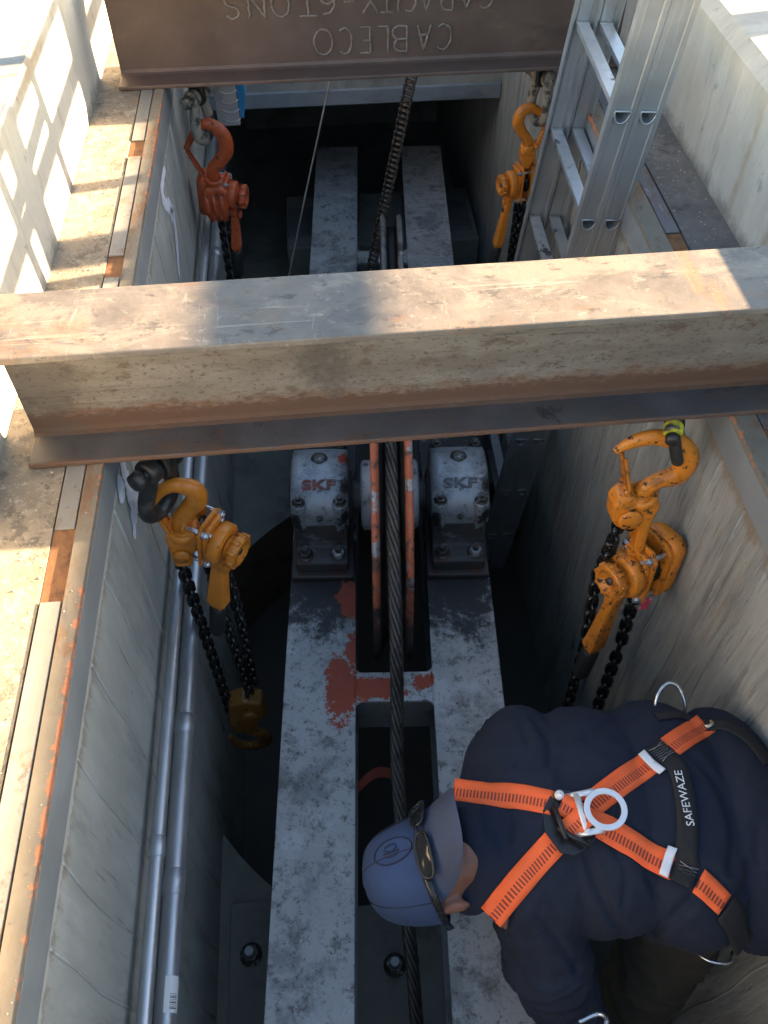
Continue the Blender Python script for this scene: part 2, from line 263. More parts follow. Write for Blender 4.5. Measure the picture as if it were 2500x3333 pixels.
M['rope'] = mat('greased_wire_rope', (.085, .078, .070), .42, .6, [dict(col=(.03, .028, .026), scale=18, lo=.5, hi=.62, op=.8), dict(col=(.22, .20, .175), scale=60, lo=.62, hi=.7, op=.7), dict(col=(.6, .58, .55), scale=30, lo=.76, hi=.78)], bump=.5, bscale=150, bdist=.003)
M['rchain'] = mat('rusty_roller_chain', (.12, .098, .08), .45, .6, [dict(col=(.05, .042, .036), scale=40, lo=.5, hi=.62)], bump=.2, bscale=80)
M['thin'] = mat('bare_thin_cable', (.42, .40, .37), .45, .6, (), bump=.2)
M['navy'] = mat('navy_cotton', (.0075, .0125, .0275), .92, 0, [dict(col=(.011, .017, .034), scale=5, lo=.48, hi=.7, op=.6), dict(col=(.035, .038, .05), scale=90, lo=.7, hi=.8, op=.5)], bump=.5, bscale=9, var=.2, bdist=.012)
M['khaki'] = mat('olive_brown_trousers', (.026, .023, .016), .9, 0, [dict(col=(.042, .037, .026), scale=6, lo=.52, hi=.7, op=.6)], bump=.5, bscale=12, bdist=.01)
M['skin'] = mat('skin', (.19, .082, .052), .5, 0, [dict(col=(.27, .13, .09), scale=18, lo=.5, hi=.68, op=.5)], bump=.25, bscale=60)
M['cap'] = mat('slate_blue_cap', (.032, .060, .140), .88, 0, [dict(col=(.034, .050, .098), scale=4, lo=.5, hi=.7, op=.7), dict(col=(.05, .075, .15), scale=90, lo=.6, hi=.7, op=.4)], bump=.25, bscale=30)
M['cap_trim'] = mat('cap_stitching', (.018, .024, .05), .85, 0, (), bump=.1)
M['bill'] = mat('grey_cap_bill', (.050, .066, .112), .85, 0, [dict(col=(.046, .052, .072), scale=7, lo=.5, hi=.68, op=.6)], bump=.2, bscale=60)
M['gloss'] = mat('dark_lens', (.012, .012, .014), .12, 0, (), bump=0, coat=.2)
M['glossb'] = mat('glossy_black_plastic', (.014, .014, .015), .28, 0, (), bump=0)
M['strap'] = mat('strap_orange', (1.0, .15, .036), .75, 0, [dict(col=(.92, .115, .028), scale=10, lo=.5, hi=.7, op=.6), dict(col=(.10, .035, .02), scale=26, lo=.69, hi=.75, op=.7)], bump=.25, bscale=160, var=.06)
M['web_black'] = mat('black_webbing', (.014, .014, .0145), .8, 0, (), bump=.4, bscale=150)
M['stitch'] = mat('grey_thread', (.30, .30, .31), .8, 0, (), bump=0)
M['white'] = mat('white_tape', (.78, .78, .78), .6, 0, [dict(col=(.6, .6, .6), scale=20, lo=.6, hi=.7)], bump=.1, var=.05)
M['dring'] = mat('satin_aluminium', (.80, .81, .82), .38, .55, [dict(col=(.85, .35, .2), scale=9, lo=.72, hi=.76, op=.5)], bump=.05, var=.05)
M['brass'] = mat('brass_grommet', (.62, .54, .38), .3, .9, (), bump=.05)
M['blue'] = mat('blue_plastic', (.035, .26, .56), .45, 0, [dict(col=(.10, .42, .72), scale=20, lo=.55, hi=.65, op=.5)], bump=.1)
M['wplastic'] = mat('grey_white_plastic', (.42, .43, .43), .5, 0, [dict(col=(.3, .3, .3), scale=12, lo=.55, hi=.7)], bump=.1)
M['spray'] = mat('white_spray_paint', (.72, .74, .80), .7, 0, [dict(col=(.45, .47, .52), scale=35, lo=.52, hi=.7, op=.7)], bump=.1)
M['lintel'] = mat('blue_grey_steel_edge', (.27, .30, .33), .55, .2, [dict(col=(.16, .17, .18), scale=9, st=(.4, 1, 1), lo=.55, hi=.68, op=.7)], bump=.15)
M['wood'] = mat('barricade_timber', (.62, .58, .50), .8, 0, [dict(col=(.42, .38, .3), scale=6, st=(1, .2, 1), lo=.5, hi=.7, op=.7)], bump=.2)
M['soft_red'] = mat('dull_red_strap', (.45, .10, .06), .8, 0, (), bump=.2)
M['pink'] = mat('red_warning_tag', (.62, .06, .10), .5, 0, [dict(col=(.75, .45, .5), scale=90, lo=.56, hi=.6)], bump=.05)

# ------------------------------------------------------------------ mesh helpers
class MB:
    def __init__(s): s.v = []; s.f = []; s.smooth = []
    def add(s, vs_, fs, sm=False):
        o = len(s.v); s.v += [Vector(q) for q in vs_]; s.f += [tuple(i + o for i in q) for q in fs]; s.smooth += [sm] * len(fs); return s
    def box(s, c, d, rot=None):
        c = Vector(c); x, y, z = (q / 2 for q in d)
        vs_ = [Vector((a * x, b * y, e * z)) for a in (-1, 1) for b in (-1, 1) for e in (-1, 1)]
        if rot is not None: vs_ = [rot @ q for q in vs_]
        return s.add([c + q for q in vs_], [(0, 1, 3, 2), (4, 6, 7, 5), (0, 4, 5, 1), (2, 3, 7, 6), (0, 2, 6, 4), (1, 5, 7, 3)])
    def bb(s, x0, x1, y0, y1, z0, z1): return s.box(((x0 + x1) / 2, (y0 + y1) / 2, (z0 + z1) / 2), (x1 - x0, y1 - y0, z1 - z0))
    def prism(s, pts, o, u, v, n, h, sm=False):
        """outline pts (a,b) in plane o+a*u+b*v, thickness h along n (centred)"""
        o, u, v, n = map(Vector, (o, u, v, n)); k = len(pts)
        a = [o + u * p + v * q - n * h / 2 for p, q in pts]; b = [o + u * p + v * q + n * h / 2 for p, q in pts]
        return s.add(a + b, [tuple(range(k))[::-1], tuple(range(k, 2 * k))] + [(i, (i + 1) % k, k + (i + 1) % k, k + i) for i in range(k)], sm)
    def tube(s, path, rad, seg=10, closed=False, cap=True, flat=1., ref=None, sm=True):
        p = [Vector(q) for q in path]; n = len(p); rads = [rad] * n if isinstance(rad, (int, float)) else list(rad)
        rings = []; prev = None
        for i in range(n):
            if closed: t = p[(i + 1) % n] - p[i - 1]
            else: t = p[min(i + 1, n - 1)] - p[max(i - 1, 0)]
            t.normalize()
            if ref is not None: a = Vector(ref); a = (a - t * a.dot(t)).normalized()
            elif prev is None:
                a = Vector((0, 0, 1)) if abs(t.z) < .9 else Vector((1, 0, 0)); a = (a - t * a.dot(t)).normalized()
            else: a = (prev - t * prev.dot(t)).normalized()
            prev = a; b = t.cross(a)
            r = rads[i]; ra, rb = r if isinstance(r, tuple) else (r * flat, r)
            rings.append([p[i] + a * ra * math.cos(2 * math.pi * k / seg) + b * rb * math.sin(2 * math.pi * k / seg) for k in range(seg)])
        vs_ = [q for r_ in rings for q in r_]; fs = []
        for i in range(n if closed else n - 1):
            j = (i + 1) % n
            for k in range(seg): fs.append((i * seg + k, i * seg + (k + 1) % seg, j * seg + (k + 1) % seg, j * seg + k))
        s.add(vs_, fs, sm)
        if cap and not closed:
            o = len(s.v) - len(vs_)
            s.f += [tuple(o + k for k in range(seg))[::-1], tuple(o + (n - 1) * seg + k for k in range(seg))]; s.smooth += [False, False]
        return s
    def lathe(s, prof, o, ax, seg=24, sm=True):
        """prof (r, h) along axis ax from o"""
        o = Vector(o); ax = Vector(ax).normalized(); a = Vector((0, 0, 1)) if abs(ax.z) < .9 else Vector((1, 0, 0)); a = (a - ax * a.dot(ax)).normalized(); b = ax.cross(a)
        vs_ = []; fs = []
        for r, h in prof: vs_ += [o + ax * h + (a * math.cos(2 * math.pi * k / seg) + b * math.sin(2 * math.pi * k / seg)) * r for k in range(seg)]
        for i in range(len(prof) - 1):
            for k in range(seg): fs.append((i * seg + k, i * seg + (k + 1) % seg, (i + 1) * seg + (k + 1) % seg, (i + 1) * seg + k))
        return s.add(vs_, fs, sm)
    def hexa(s, c, ax, r, h, n=6):
        return s.lathe([(0.0001, 0), (r, 0), (r, h * .85), (r * .88, h), (.0001, h)], c, ax, n, False)
    def rod(s, a, b, r, seg=14): return s.tube([a, b], r, seg)
WM = {}
def build(mb, name, m, parent=None, bevel=0., segs=2, smooth=None, world=True, label=None):
    vs_ = mb.v
    if parent is not None and world and parent.name in WM:
        inv = WM[parent.name].inverted(); vs_ = [inv @ q for q in vs_]
    me = bpy.data.meshes.new(name); me.from_pydata([tuple(q) for q in vs_], [], mb.f)
    me.polygons.foreach_set('use_smooth', [bool(q) if smooth is None else smooth for q in mb.smooth])
    bm = bmesh.new(); bm.from_mesh(me); bmesh.ops.recalc_face_normals(bm, faces=bm.faces); bm.to_mesh(me); bm.free()
    me.materials.append(M[m] if isinstance(m, str) else m)
    o = bpy.data.objects.new(name, me); COL.objects.link(o)
    if parent is not None: o.parent = parent; WM[o.name] = WM.get(parent.name, Matrix())
    else: WM[o.name] = Matrix()
    if bevel:
        md = o.modifiers.new('bevel', 'BEVEL'); md.width = bevel; md.segments = segs; md.limit_method = 'ANGLE'; md.angle_limit = R(40)
    if label: o['label'] = label
    return o
def thing(name, label, cat, mtx=Matrix(), group=None):
    o = bpy.data.objects.new(name, None); COL.objects.link(o); o.empty_display_size = .05
    o.matrix_world = mtx; o['label'] = label; o['category'] = cat
    if group: o['group'] = group
    WM[o.name] = mtx.copy(); return o
def tag(o, label, cat, group=None):
    o['label'] = label; o['category'] = cat
    if group: o['group'] = group
    return o
def struct(o): o['kind'] = 'structure'; return o
def inst(src, name, mtx, parent):
    """copy sharing mesh data, placed by local matrix under parent"""
    o = src.copy(); o.name = name; COL.objects.link(o); o.parent = parent; o.matrix_parent_inverse = Matrix(); o.matrix_local = mtx; return o
def T(x, y, z): return Matrix.Translation((x, y, z))
def RX(a): return Matrix.Rotation(a, 4, 'X')
def RY(a): return Matrix.Rotation(a, 4, 'Y')
def RZ(a): return Matrix.Rotation(a, 4, 'Z')
def rrect(w_, h_, r, n=5, cx=0, cy=0):
    out = []
    for sx, sy, a0 in ((1, 1, 0), (-1, 1, 90), (-1, -1, 180), (1, -1, 270)):
        for i in range(n + 1):
            a = R(a0 + 90 * i / n); out.append((cx + sx * (w_ / 2 - r) + r * math.cos(a), cy + sy * (h_ / 2 - r) + r * math.sin(a)))
    return out
def smoothpath(pts, n=6):
    """Catmull-Rom through points"""
    p = [Vector(q) for q in pts]; out = []
    for i in range(len(p) - 1):
        a = p[i - 1] if i else p[0] * 2 - p[1]; b = p[i]; c = p[i + 1]; d = p[i + 2] if i + 2 < len(p) else c * 2 - b
        for k in range(n):
            t = k / n; out.append(.5 * ((2 * b) + (c - a) * t + (2 * a - 5 * b + 4 * c - d) * t * t + (3 * b - a - 3 * c + d) * t ** 3))
    out.append(p[-1]); return out
def text_mesh(s, size, extrude, bev=0.):
    cu = bpy.data.curves.new('txt', 'FONT'); cu.body = s; cu.size = size; cu.extrude = extrude; cu.bevel_depth = bev; cu.align_x = 'CENTER'; cu.align_y = 'CENTER'; cu.resolution_u = 3
    o = bpy.data.objects.new('txt', cu); COL.objects.link(o); dg = bpy.context.evaluated_depsgraph_get()
    me = bpy.data.meshes.new_from_object(o.evaluated_get(dg)); bpy.data.objects.remove(o); bpy.data.curves.remove(cu); return me

# ================================================================== SETTING
GZ = .35
XL, XR = -.4625, .81           # inner faces of the pit
CL, CR = -.668, 1.03           # faces of the recess above the ledges
Y0, Y1 = -1.2, 3.69
mb = MB(); gx0, gx1, gy0, gy1 = -60, 60, -60, 60; hx0, hx1, hy0, hy1 = -.88, 1.26, Y0 - .2, Y1 + .2
mb.add([(gx0, gy0, GZ - .004), (gx1, gy0, GZ - .004), (gx1, gy1, GZ - .004), (gx0, gy1, GZ - .004), (hx0, hy0, GZ - .004), (hx1, hy0, GZ - .004), (hx1, hy1, GZ - .004), (hx0, hy1, GZ - .004)],
       [(0, 1, 5, 4), (1, 2, 6, 5), (2, 3, 7, 6), (3, 0, 4, 7)])
struct(build(mb, 'ground', 'ground'))
# floor with a round sump bitten out of it
FZ = -1.6; cx, cy, cr = .32, 1.5, .95
mb = MB(); n = 48; low = []; up = []
for i in range(n + 1):
    x = XL - .05 + (XR - XL + .1) * i / n; h = math.sqrt(max(0, cr * cr - (x - cx) ** 2)); low.append((x, cy - h)); up.append((x, cy + h))
for A, far in ((low, Y0), (up, 6.3)):
    mb.add([(x, y, FZ) for x, y in A] + [(x, far, FZ) for x, y in A], [(i, i + 1, n + 2 + i, n + 1 + i) for i in range(n)])
struct(build(mb, 'pit_floor', 'floor'))
mb = MB(); mb.bb(-1.2, 1.8, .2, 3, -2.15, -2.10); struct(build(mb, 'sump_floor', 'dark_floor'))
mb = MB(); k = 72; ring = [(cx + cr * math.cos(2 * math.pi * i / k), cy + cr * math.sin(2 * math.pi * i / k)) for i in range(k)]
mb.add([(x, y, FZ - .002) for x, y in ring] + [(x, y, -2.1) for x, y in ring], [(i, (i + 1) % k, k + (i + 1) % k, k + i) for i in range(k)], True)
struct(build(mb, 'sump_side', 'drum_rust'))

def paint_strokes(parent, strokes, x, nrm, width, seed=3):
    rnd = random.Random(seed)
    for st in strokes:
        p = smoothpath([(x, y, z) for y, z in st], 8); m_ = MB(); L_ = []; n_ = len(p)
        for i, q in enumerate(p):
            t = (p[min(i + 1, n_ - 1)] - p[max(0, i - 1)]).normalized(); side = Vector((nrm, 0, 0)).cross(t)
            ww = width * (.75 + .5 * rnd.random()) * min(1, .35 + 3.0 * min(i, n_ - 1 - i) / n_)
            L_ += [q + side * ww / 2, q - side * ww / 2]
        m_.add(L_, [(2 * i, 2 * i + 1, 2 * i + 3, 2 * i + 2) for i in range(n_ - 1)])
        build(m_, 'spray_mark', 'spray', parent)
def wall_boards(parent, x, nrm, ys, z0, z1):
    """proud fins left by the joints of the form boards"""
    for i, y in enumerate(ys):
        m_ = MB(); d = .003; wv = .004
        pts = [(x, y + .006 * math.sin(k * 1.7 + i), z0 + (z1 - z0) * k / 10) for k in range(11)]
        m_.tube(pts, [wv * (.5 + .5 * abs(math.sin(k * 2.1 + i * 1.3))) for k in range(11)], 5)
        build(m_, 'form_seam', 'wall_pale' if nrm > 0 else 'wall', parent)
# left pit wall
mb = MB(); mb.bb(-1.3, XL - .003, Y0, 6.2, -2.4, -.013)
wl = tag(build(mb, 'pit_wall', 'wall_pale'), 'grey board-marked concrete wall of the pit behind the two metal conduits', 'wall')
paint_strokes(wl, [[(1.262, -.095), (1.255, -.16), (1.225, -.225)], [(1.36, -.235), (1.30, -.245), (1.235, -.232), (1.175, -.262)], [(1.215, -.095), (1.205, -.13), (1.20, -.155)]], XL - .001, 1, .05)
paint_strokes(wl, [[(2.47, -.115), (2.40, -.105), (2.34, -.115), (2.35, -.16), (2.41, -.21), (2.43, -.26), (2.40, -.31), (2.34, -.36), (2.30, -.40)], [(2.46, -.235), (2.42, -.235), (2.385, -.225)]], XL - .001, 1, .045, 5)
wall_boards(wl, XL - .003, 1, [.14, .31, .43, .60, .78, .97, 1.13, 1.31, 1.52, 1.7, 1.93, 2.12, 2.3, 2.52, 2.7], -.10, -1.55)
mb = MB(); mb.bb(XR + .003, 1.7, Y0, 6.2, -2.4, -.013)
wr = tag(build(mb, 'pit_wall', 'wall'), 'streaked brown-grey concrete wall of the pit behind the ladder and worker', 'wall')
wall_boards(wr, XR + .003, -1, [.3, .52, .71, .88, 1.02, 1.16, 1.35, 1.52, 1.75, 1.95, 2.2, 2.5, 2.75, 2.95, 3.2, 3.45], -.10, -1.55)
mb = MB(); mb.bb(-1.3, 1.7, Y0 - .3, Y0, -2.4, GZ - .01)
tag(build(mb, 'pit_wall', 'wall'), 'concrete end wall of the pit nearest the viewer', 'wall')
mb = MB(); mb.bb(XL - .003, XR + .003, Y1, Y1 + .35, -.47, GZ)
lw = tag(build(mb, 'end_wall', 'wall'), 'concrete wall over the dark opening at the far end of the pit', 'wall')
mb = MB(); mb.bb(XL, XR, Y1 - .012, Y1 + .35, -.535, -.47); build(mb, 'steel_edge', 'lintel', lw, .004)
mb = MB(); mb.bb(XL - .003, XR + .003, Y1 + .36, 6.0, -.52, -.45); tag(build(mb, 'tunnel_roof', 'floor'), 'concrete roof of the dark far chamber', 'roof')
mb = MB(); mb.bb(XL - .003, XR + .003, 5.6, 5.8, -2.2, -.53)
bw = tag(build(mb, 'back_wall', 'floor'), 'dark concrete back wall of the far chamber', 'wall')
mb = MB(); mb.bb(-.19, .80, 3.78, 4.26, -1.58, -1.30)
pr = tag(build(mb, 'concrete_pier', 'floor', bevel=.01), 'dark concrete pier under the far end of the grey frame', 'pier')
for sx in (-.11, .68):
    m_ = MB(); m_.bb(sx - .07, sx + .09, 3.86, 4.12, -1.30, -1.285); build(m_, 'bearing_plate', 'frame_in', pr, .002)
# ledges
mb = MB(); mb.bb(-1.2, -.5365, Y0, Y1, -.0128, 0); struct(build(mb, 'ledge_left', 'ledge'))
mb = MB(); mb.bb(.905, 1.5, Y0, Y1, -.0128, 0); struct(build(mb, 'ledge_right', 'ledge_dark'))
# recess curbs
mb = MB(); mb.prism([(CL, .0005), (CL, GZ - .008), (CL - .006, GZ), (-.88, GZ), (-.88, .0005)], (0, (Y0 + Y1) / 2, 0), (1, 0, 0), (0, 0, 1), (0, 1, 0), Y1 - Y0)
cl = tag(build(mb, 'recess_wall', 'curb'), 'pale concrete side of the recess with bright window-like sun patches', 'wall')
mb = MB(); mb.prism([(CR, .0005), (CR, GZ - .028), (CR + .03, GZ), (1.26, GZ), (1.26, .0005)], (0, (Y0 + Y1) / 2, 0), (1, 0, 0), (0, 0, 1), (0, 1, 0), Y1 - Y0)
crw = tag(build(mb, 'recess_wall', 'curb'), 'pale concrete side of the recess with rust streaks and a crack behind the ladder', 'wall')
crack = [(1.62, .345), (1.635, .30), (1.63, .27), (1.655, .235), (1.66, .20), (1.65, .16)]
m_ = MB(); m_.tube([(CR - .0002, y, z) for y, z in crack], [.0022, .003, .0018, .0024, .0015, .0006], 5); build(m_, 'crack', 'rubber', crw)

# steel rims
def rim(name, label, sgn, xin, segs, bar_x, rim_w, bar_m):
    t = thing(name, label, 'steel rim', T(xin, 1.2, 0))
    m_ = MB(); m_.bb(min(xin, xin - sgn * rim_w), max(xin, xin - sgn * rim_w), Y0, Y1, -.012, .0035); build(m_, 'top_leg', 'rim', t, .0015)
    m_ = MB(); a, b = sorted((xin - sgn * .006, xin)); m_.bb(a, b, Y0, Y1, -.092, -.0125); build(m_, 'face_plate', 'rim_v', t, .001)
    a, b = sorted(bar_x)
    m_ = MB(); m_.bb(a - .002, b + .002, Y0, Y1, -.012, -.003); build(m_, 'rusty_seat', 'rust', t)
    for y0, y1 in segs:
        m_ = MB(); m_.bb(a, b, y0, y1, -.0025, .0022); build(m_, 'flat_bar', bar_m, t, .0012)
    return t
rl = rim('pit_rim', 'rusty grey steel rim along the sunlit ledge above the conduits', 1, XL, [(Y0, .845), (1.005, 1.29), (1.445, 1.77), (1.86, 2.33), (2.42, 3.2)], (-.533, -.4965), .031, 'rim_bar')
rr = rim('pit_rim', 'grey and rusty steel rim along the dark ledge beside the ladder', -1, XR, [(Y0, 1.05), (1.14, 1.72), (1.83, 2.6), (2.66, 3.3)], (.862, .899), .049, 'rim_dark')
m_ = MB(); m_.add([(.806, 1.42, -.03), (.806, 1.52, -.02), (.806, 1.50, -.34), (.806, 1.43, -.30)], [(0, 1, 2, 3)])
m_ = MB(); m_.lathe([(.001, .012), (.009, .012), (.012, .006), (.012, 0)], (XR, 1.60, -.055), (-1, 0, 0), 8); build(m_, 'rivet', 'rust', rr)

# ================================================================== CROSS BEAMS
def wbeam(label, cy_, x0, x1, yaw, mats):
    t = thing('steel_beam', label, 'steel beam', T(0, cy_, 0) @ RZ(yaw), 'steel beams laid across the pit')
    hw = .0925
    m_ = MB(); m_.bb(x0, x1, -hw, hw, .266, .281); build(m_, 'top_flange', mats[0], t, .003, world=False)
    m_ = MB(); f = .013
    pr_ = [(-.005, .266), (-.005 - f, .266), (-.005 - f * .3, .266 - f * .3), (-.005, .266 - f), (-.005, .015 + f), (-.005 - f * .3, .015 + f * .3), (-.005 - f, .0152)]
    pr_ = pr_[1:] + [(-q, z) for q, z in pr_[1:]][::-1]
    m_.prism(pr_, ((x0 + x1) / 2, 0, 0), (0, 1, 0), (0, 0, 1), (1, 0, 0), x1 - x0 - .002); build(m_, 'web', mats[1], t, world=False)
    m_ = MB(); m_.bb(x0, x1, -hw, hw, .0035, .0153); build(m_, 'bottom_flange', mats[2], t, .003, world=False)
    return t
fb = wbeam('tan and rust steel beam in the foreground with a sunlit worn top', 1.2585, -.605, .99, R(.8), ('beam_top', 'beam_web', 'beam_low'))
rb = wbeam('dark brown steel beam at the back with welded lettering upside down', 2.8195, -.60, .99, R(.3), ('beam_rear', 'beam_rear', 'beam_rear'))
# welded lettering, strokes in a unit cell (0..1 wide, 0..1 high), drawn upside down on the web
def arc(cx_, cy_, rx, ry, a0, a1, n_=10): return [(cx_ + rx * math.cos(R(a0 + (a1 - a0) * i / n_)), cy_ + ry * math.sin(R(a0 + (a1 - a0) * i / n_))) for i in range(n_ + 1)]
GL = {'C': [arc(.55, .5, .5, .5, 50, 310, 14)], 'A': [[(0, 0), (.5, 1), (1, 0)], [(.2, .38), (.8, .38)]], 'B': [[(0, 0), (0, 1)], [(0, 1)] + arc(.45, .76, .42, .24, 90, -90, 7) + [(0, .52)], [(0, .5)] + arc(.5, .26, .48, .26, 90, -90, 7) + [(0, 0)]],
      'L': [[(.05, 1), (.05, 0), (.9, 0)]], 'E': [[(.95, 1), (.05, 1), (.05, 0), (.95, 0)], [(.05, .5), (.7, .5)]], 'O': [arc(.5, .5, .48, .5, 90, 450, 18)],
      'P': [[(.05, 0), (.05, 1)], [(.05, 1)] + arc(.5, .74, .45, .26, 90, -90, 7) + [(.05, .48)]], 'I': [[(.5, 0), (.5, 1)]], 'T': [[(.5, 0), (.5, 1)], [(0, 1), (1, 1)]],
      'Y': [[(.5, 0), (.5, .5), (0, 1)], [(.5, .5), (1, 1)]], '-': [[(.1, .5), (.9, .5)]], '6': [[(.85, .98)] + arc(.55, .45, .52, .5, 110, 180, 5) + arc(.5, .28, .46, .28, 180, 520, 14)],
      'N': [[(.05, 0), (.05, 1), (.9, 0), (.9, 1)]], 'S': [arc(.5, .75, .42, .25, 20, 270, 9) + arc(.5, .25, .44, .25, 90, -160, 9)]}
rnd = random.Random(4)
def weld(ch, xc, zt, wd, ht):
    """zt = height of the letter's (inverted) top edge; letters read when turned by 180 degrees"""
    for j, st in enumerate(GL[ch]):
        m_ = MB(); pts = []
        for i in range(len(st) - 1):
            n_ = max(2, int(math.dist(st[i], st[i + 1]) * 12))
            for k_ in range(n_): a = k_ / n_; pts.append((st[i][0] * (1 - a) + st[i + 1][0] * a, st[i][1] * (1 - a) + st[i + 1][1] * a))
        pts.append(st[-1])
        path = [(xc + wd / 2 - u * wd + rnd.uniform(-.0011, .0011), -.0060, zt + (1 - v) * ht + rnd.uniform(-.0011, .0011)) for u, v in pts]
        m_.tube(path, [.0026 + .0022 * rnd.random() for _ in path], 6)
        o = build(m_, 'weld_letter', 'weld', rb, world=False)
for ch, x_, wd in zip('CABLECO', (.42, .357, .28, .227, .172, .11, .041), (.05, .042, .046, .036, .036, .045, .06)): weld(ch, x_, .047, wd, .076)
for ch, x_, wd in zip('CAPACITY-6TONS', (.545, .485, .425, .362, .312, .275, .24, .19, .125, .06, 0, -.082, -.155, -.228), (.045, .045, .04, .042, .04, .02, .04, .045, .04, .045, .055, .055, .055, .045)): weld(ch, x_, .163, wd, .07)

# ================================================================== CONDUITS on the left wall
def conduit(label, x, z, r, y0, y1, coups, rc):
    t = thing('conduit', label, 'conduit', T(x, y0, z))
    m_ = MB(); m_.tube([(x, y0 + (y1 - y0) * i / 12, z) for i in range(13)], r, 20); build(m_, 'pipe', 'galv', t)
    for a, b in coups:
        m_ = MB(); m_.lathe([(r, 0), (rc, .002), (rc, abs(b - a) - .002), (r, abs(b - a))], (x, a, z), (0, 1, 0), 20); build(m_, 'coupling', 'galv', t)
    return t
c1 = conduit('thin shiny metal conduit nearest the concrete wall', XL + .034, -.555, .0145, Y0, 3.6, [(.573, .616), (2.15, 2.19)], .017)
c2 = conduit('thick shiny metal conduit with couplings and a paper label', XL + .034, -.735, .0225, Y0, 3.6, [(.545, .60), (.922, .972), (2.9, 2.95)], .025)
m_ = MB(); k = 7
vs_ = []
for i in range(k): 
    a = R(-25 + 115 * i / (k - 1)); 
    for yy in (.318, .385): vs_.append((XL + .034 + .0231 * math.cos(a), yy, -.735 + .0231 * math.sin(a)))
m_.add(vs_, [(2 * i, 2 * i + 1, 2 * i + 3, 2 * i + 2) for i in range(k - 1)], True)
lab = build(m_, 'paper_label', 'white', c2)
for i in range(9):
    m_ = MB(); a = R(42); y_ = .325 + i * .0033; ww = .0008 + .0012 * (i % 3 == 0)
    q = [(XL + .034 + .0234 * math.cos(R(d_)), y_ + e_, -.735 + .0234 * math.sin(R(d_))) for d_ in (20, 40, 60) for e_ in (0, ww)]
    m_.add(q, [(0, 1, 3, 2), (2, 3, 5, 4)]); build(m_, 'bar_mark', 'rubber', lab)
for yy in (1.50,):
    t = thing('conduit_clamp', 'small zinc strap clamp holding the conduits below the hoist', 'clamp', T(XL, yy, -.65))
    m_ = MB(); m_.bb(XL - .003, XL + .012, yy - .012, yy + .012, -.82, -.50); build(m_, 'channel', 'galv', t, .001)
    m_ = MB(); m_.tube([(XL + .012, yy, -.70), (XL + .045, yy, -.700), (XL + .0645, yy, -.735), (XL + .045, yy, -.772), (XL + .012, yy, -.775)], .0035, 6); build(m_, 'strap', 'galv', t)
    m_ = MB(); m_.lathe([(.001, .012), (.014, .012), (.016, .004), (.016, 0)], (XL + .062, yy, -.79), (1, -.3, .4), 14); build(m_, 'screw', 'bolt', t)

# ================================================================== SHEAVE FRAME
FM = T(.150, 1.74, 0) @ RZ(-math.atan(.0662))
fr = thing('sheave_frame', 'long scuffed grey steel frame of two beams lying in the pit', 'frame', FM)
for a, b in ((-.316, -.108), (.116, .318)):
    c_ = (a + b) / 2
    m_ = MB(); m_.bb(a, b, -2.6, 2.45, -1.014, -1.0); bmb = build(m_, 'beam_flange', 'frame', fr, .0025, world=False)
    m_ = MB(); m_.bb(c_ - .006, c_ + .006, -2.6, 2.44, -1.25, -1.0145); build(m_, 'beam_web', 'frame_in', fr, world=False)
    m_ = MB(); m_.bb(a, b, -2.6, 2.45, -1.265, -1.2505); build(m_, 'beam_bottom', 'frame_in', fr, .002, world=False)
for (y0, y1) in ((-.645, -.552), (1.455, 1.545)):
    m_ = MB(); m_.bb(-.1075, .1155, y0, y1, -1.013, -1.0012); build(m_, 'cross_bar', 'frame', fr, .0015, world=False)
    m_ = MB(); m_.bb(-.205, .213, y0 + .002, y0 + .014, -1.18, -1.0145); build(m_, 'cross_web', 'frame_in', fr, world=False)
    for xs_ in (-.108, .116):
        m_ = MB(); q_ = [(xs_ + rnd.uniform(-.001, .001), y0 + (y1 - y0) * i / 24, -.9995) for i in range(25)]; m_.tube(q_, [.0035 + .0012 * (i % 2) for i in range(25)], 6); build(m_, 'weld_seam', 'frame', fr, world=False)
    for sx in (-1, 1):
        pts = [(0, 0), (.014, 0), (.008, .003), (.003, .008), (0, .014)]
        for sy, yy in ((1, y1), (-1, y0)):
            m_ = MB(); m_.prism([(-sx * p_, sy * q_) for p_, q_ in pts], ((-.108 if sx < 0 else .116), yy, -1.0075), (1, 0, 0), (0, 1, 0), (0, 0, 1), .012); build(m_, 'corner_gusset', 'frame', fr, world=False)
for yy in (-1.2, 2.1):
    for c_ in (-.21, .217):
        m_ = MB(); m_.bb(c_ - .05, c_ + .05, yy - .05, yy + .05, -1.6, -1.266); build(m_, 'leg', 'frame_in', fr, .003, world=False)
# base plates on the floor
def base_plate(x0, x1, y0, y1, bolts, label):
    t = thing('base_plate', label, 'base plate', T((x0 + x1) / 2, (y0 + y1) / 2, FZ))
    m_ = MB(); m_.bb(x0, x1, y0, y1, FZ + .001, FZ + .02); build(m_, 'plate', 'floor', t, .003)
    for bx, by in bolts:
        m_ = MB(); m_.lathe([(.001, .004), (.034, .004), (.034, 0)], (bx, by, FZ + .02), (0, 0, 1), 18); wsh = build(m_, 'washer', 'bolt_dirty', t)
        m_ = MB(); m_.hexa((bx, by, FZ + .024), (0, 0, 1), .027, .022); build(m_, 'nut', 'bolt_dirty', wsh)
        m_ = MB(); m_.rod((bx, by, FZ + .045), (bx, by, FZ + .075), .013, 10); build(m_, 'stud', 'hub', wsh)
base_plate(-.43, -.14, -.2, .74, [(-.365, .59)], 'dark steel floor plate with one big nut beside the conduits')
base_plate(-.09, .33, -.2, .70, [(.062, .525)], 'dark steel floor plate with one big nut between the frame beams')
